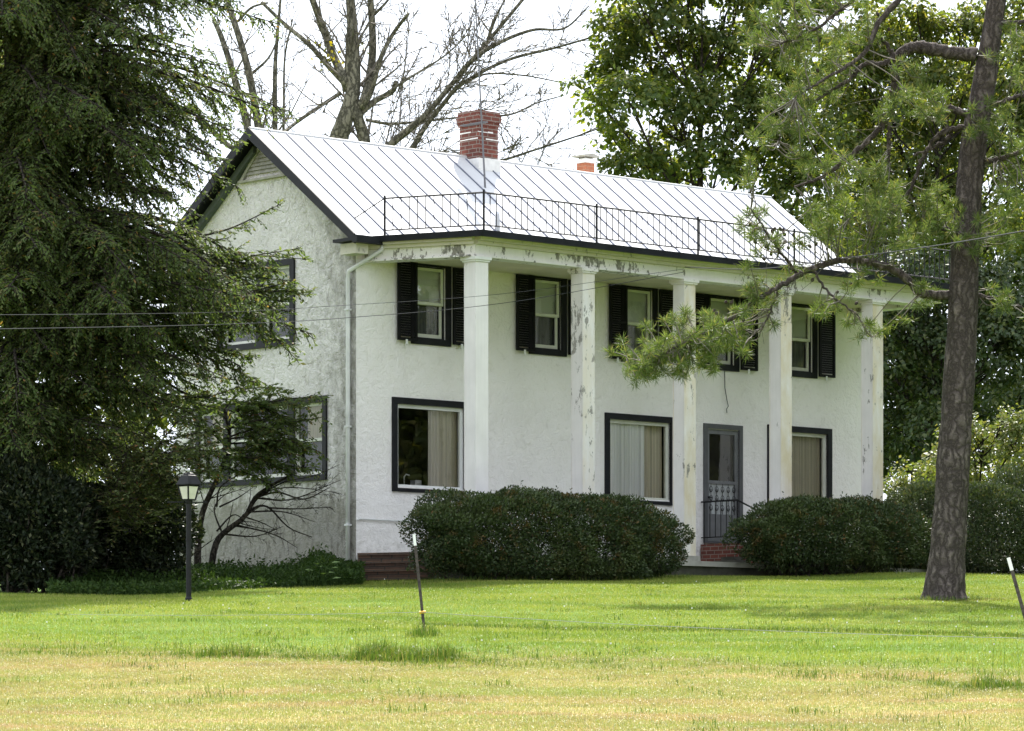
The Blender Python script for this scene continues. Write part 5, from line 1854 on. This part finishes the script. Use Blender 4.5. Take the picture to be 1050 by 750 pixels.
# ------------------------------------------------------------------ lamp post
lb = base_at(193.5, 56.9)
lamp = empty('lamp_post', lb, math.radians(47))
tag(lamp, 'black garden lamp post with a four-sided frosted lantern, unlit', 'lamp')
HL = 2.0
mb = MB()
mb.tube([(0, 0, -0.1), (0, 0, 0.06), (0, 0, 0.08), (0, 0, 1.50), (0, 0, 1.52), (0, 0, 1.56)], [0.055, 0.055, 0.041, 0.039, 0.05, 0.05], 14)
mb.tube([(0, 0, 0.94), (0, 0, 0.97)], 0.046, 14)
post = mb.build('post', M['iron'], lamp)
mb = MB()
mb.tube([(-0.23, 0.23, 1.525), (0.20, -0.20, 1.525)], 0.011, 6)
mb.build('ladder_bar', M['iron'], lamp)


def ring4(r, z):
    return [(-r, -r, z), (r, -r, z), (r, r, z), (-r, r, z)]


mb = MB()
lo, hi = 0.072, 0.112
zl, zh = 1.565, 1.775
for i in range(4):
    a, b_ = ring4(lo, zl)[i], ring4(hi, zh)[i]
    mb.tube([a, b_], 0.018, 4)
    a2, b2 = ring4(lo, zl)[(i + 1) % 4], ring4(hi, zh)[(i + 1) % 4]
    mb.tube([a, a2], 0.011, 4)
    mb.tube([b_, b2], 0.012, 4)
mb.box((-0.075, -0.075, 1.551), (0.075, 0.075, 1.563))
lant = mb.build('lantern', M['iron'], lamp)
mglass = simple("frosted_lamp_glass", (0.62, 0.60, 0.50), 0.35, 0.12, 8)
for i in range(4):
    mb = MB()
    a, b_ = ring4(lo, zl)[i], ring4(lo, zl)[(i + 1) % 4]
    c_, d_ = ring4(hi, zh)[(i + 1) % 4], ring4(hi, zh)[i]
    mb.add([a, b_, c_, d_], [(0, 1, 2, 3)])
    mb.build('pane', mglass, lant)
mb = MB()
rings = [(0.135, 1.786), (0.137, 1.80), (0.085, 1.93), (0.06, 1.945), (0.055, 1.965), (0.012, 1.985)]
vs4 = np.array([p for r, z in rings for p in ring4(r, z)])
fc = []
for k in range(len(rings) - 1):
    for i in range(4):
        fc.append((k * 4 + i, k * 4 + (i + 1) % 4, (k + 1) * 4 + (i + 1) % 4, (k + 1) * 4 + i))
fc.append((3, 2, 1, 0))
fc.append(tuple(range(20, 24)))
mb.add(vs4, fc)
cap = mb.build('lantern_cap', M['iron'], lamp)
mb = MB()
mb.tube([(0, 0, 1.98), (0, 0, 1.995), (0, 0, 2.015), (0, 0, 2.035), (0, 0, 2.045)], [0.012, 0.022, 0.026, 0.018, 0.003], 10)
mb.build('finial', M['silver'], lamp)

# ------------------------------------------------------------------ electric fence: two leaning steel posts and a wire
M['tpost'] = simple("dark_steel_post", (0.055, 0.045, 0.04), 0.7, 0.5, 14)
M['clip'] = simple("orange_yellow_insulator", (0.75, 0.42, 0.03), 0.5, 0.05, 5)
ft = []
for (bpx, tpx, tpy, d, cpy, lab) in ((435.5, 424.5, 548, 43.8, 628, 'dark steel fence post with a white top leaning left in front of the hedge'),
                                     (1066, 1034, 572, 36.2, 655, 'leaning steel fence post with a white top at the right edge')):
    b = base_at(bpx, d)
    top = W(tpx, tpy, d)
    root = empty('fence_post', b)
    tag(root, lab, 'fence post', 'electric fence posts')
    v = top - b
    n_ = unit(v)
    sx = unit(np.cross(n_, np.array((0, -1.0, 0.2))))
    sy = np.cross(n_, sx)
    tw_ = 0.017

    def tee(p0, p1, mat, nm, g=0.0):
        mb = MB()
        for (a0, a1, c0, c1) in ((-tw_ - g, tw_ + g, -0.005 - g, 0.005 + g), (-0.005 - g, 0.005 + g, 0.0052, 0.034 + g)):
            q = [p0 + sx * a0 + sy * c0, p0 + sx * a1 + sy * c0, p0 + sx * a1 + sy * c1, p0 + sx * a0 + sy * c1]
            mb.prism(q, p1 - p0)
        for s_ in np.arange(0.1, np.linalg.norm(p1 - p0) - 0.05, 0.055) if nm == 'stake' else ():
            c_ = p0 + n_ * s_ - sy * 0.008
            mb.prism([c_ - sx * 0.012, c_ + sx * 0.012, c_ + sx * 0.012 - sy * 0.006, c_ - sx * 0.012 - sy * 0.006], n_ * 0.012)
        return mb.build(nm, mat, root)
    tee(-n_ * 0.25, v * 0.885, M['tpost'], 'stake')
    tee(v * 0.886, v, M['white'], 'painted_top')
    f_ = (722 - cpy) / F * d + CZ
    cpt = n_ * ((f_ - b[2]) / n_[2]) - sy * 0.012
    mb = MB()
    mb.tube([cpt - sx * 0.035, cpt + sx * 0.04], 0.017, 8)
    mb.tube([cpt + sx * 0.02 - sy * 0.01, cpt + sx * 0.02 - sy * 0.045], 0.009, 6)
    mb.build('insulator', M['clip'], root)
    ft.append(b + cpt - sy * 0.04)
M['wire'] = simple("grey_wire", (0.22, 0.22, 0.22), 0.45, 0.1, 3)
wl0 = ft[0] + (ft[0] - ft[1]) * 1.05
wl0[2] = CZ + (722 - 628) / F * wl0[1]
mb = MB()
for a, b in ((wl0, ft[0]), (ft[0], ft[1]), (ft[1], ft[1] + (ft[1] - ft[0]) * 0.4)):
    t = np.linspace(0, 1, 14)
    p = a + (b - a) * t[:, None]
    p[:, 2] -= 0.04 * 4 * t * (1 - t)
    mb.tube(p, 0.0025, 4)
fw = mb.build('fence_wire', M['wire'])
tag(fw, 'thin pale electric fence wire strung low across the lawn', 'wire')

# ------------------------------------------------------------------ service wires to the house
hook = house_pt(loc_x(701, -2.24), -2.235, 5.63)


def cable(name, lab, pts, r):
    w_ = smooth_path(pts, 40)
    mb = MB()
    mb.tube(w_, r, 5)
    o = mb.build(name, M['wire'] if True else None)
    tag(o, lab, 'cable', 'overhead wires to the porch')


M['wire'] = simple('weathered_cable', (0.06, 0.06, 0.065), 0.9, 0.1, 3, spec=0.05)
cable('overhead_wire', 'upper of the two thin wires crossing from the left to the porch beam', [W(-80, 322, 44), W(0, 323, 48), W(220, 320.5, 58), W(350, 313.5, 63), W(520, 301, 68.5), hook + (0, 0, 0.06)], 0.0042)
cable('overhead_wire', 'lower of the two thin wires crossing from the left to the porch beam', [W(-80, 338, 44), W(0, 337.5, 48), W(220, 333, 58), W(350, 326.5, 63), W(520, 310.5, 68.5), hook], 0.0055)
cable('service_cable', 'dark cable rising right from the porch beam, passing before the pine trunk', [hook + (0.03, 0, 0.10), W(777, 276, 66), W(870, 264.5, 57), W(960, 252, 50), W(1050, 237, 44.5), W(1150, 218, 40)], 0.009)
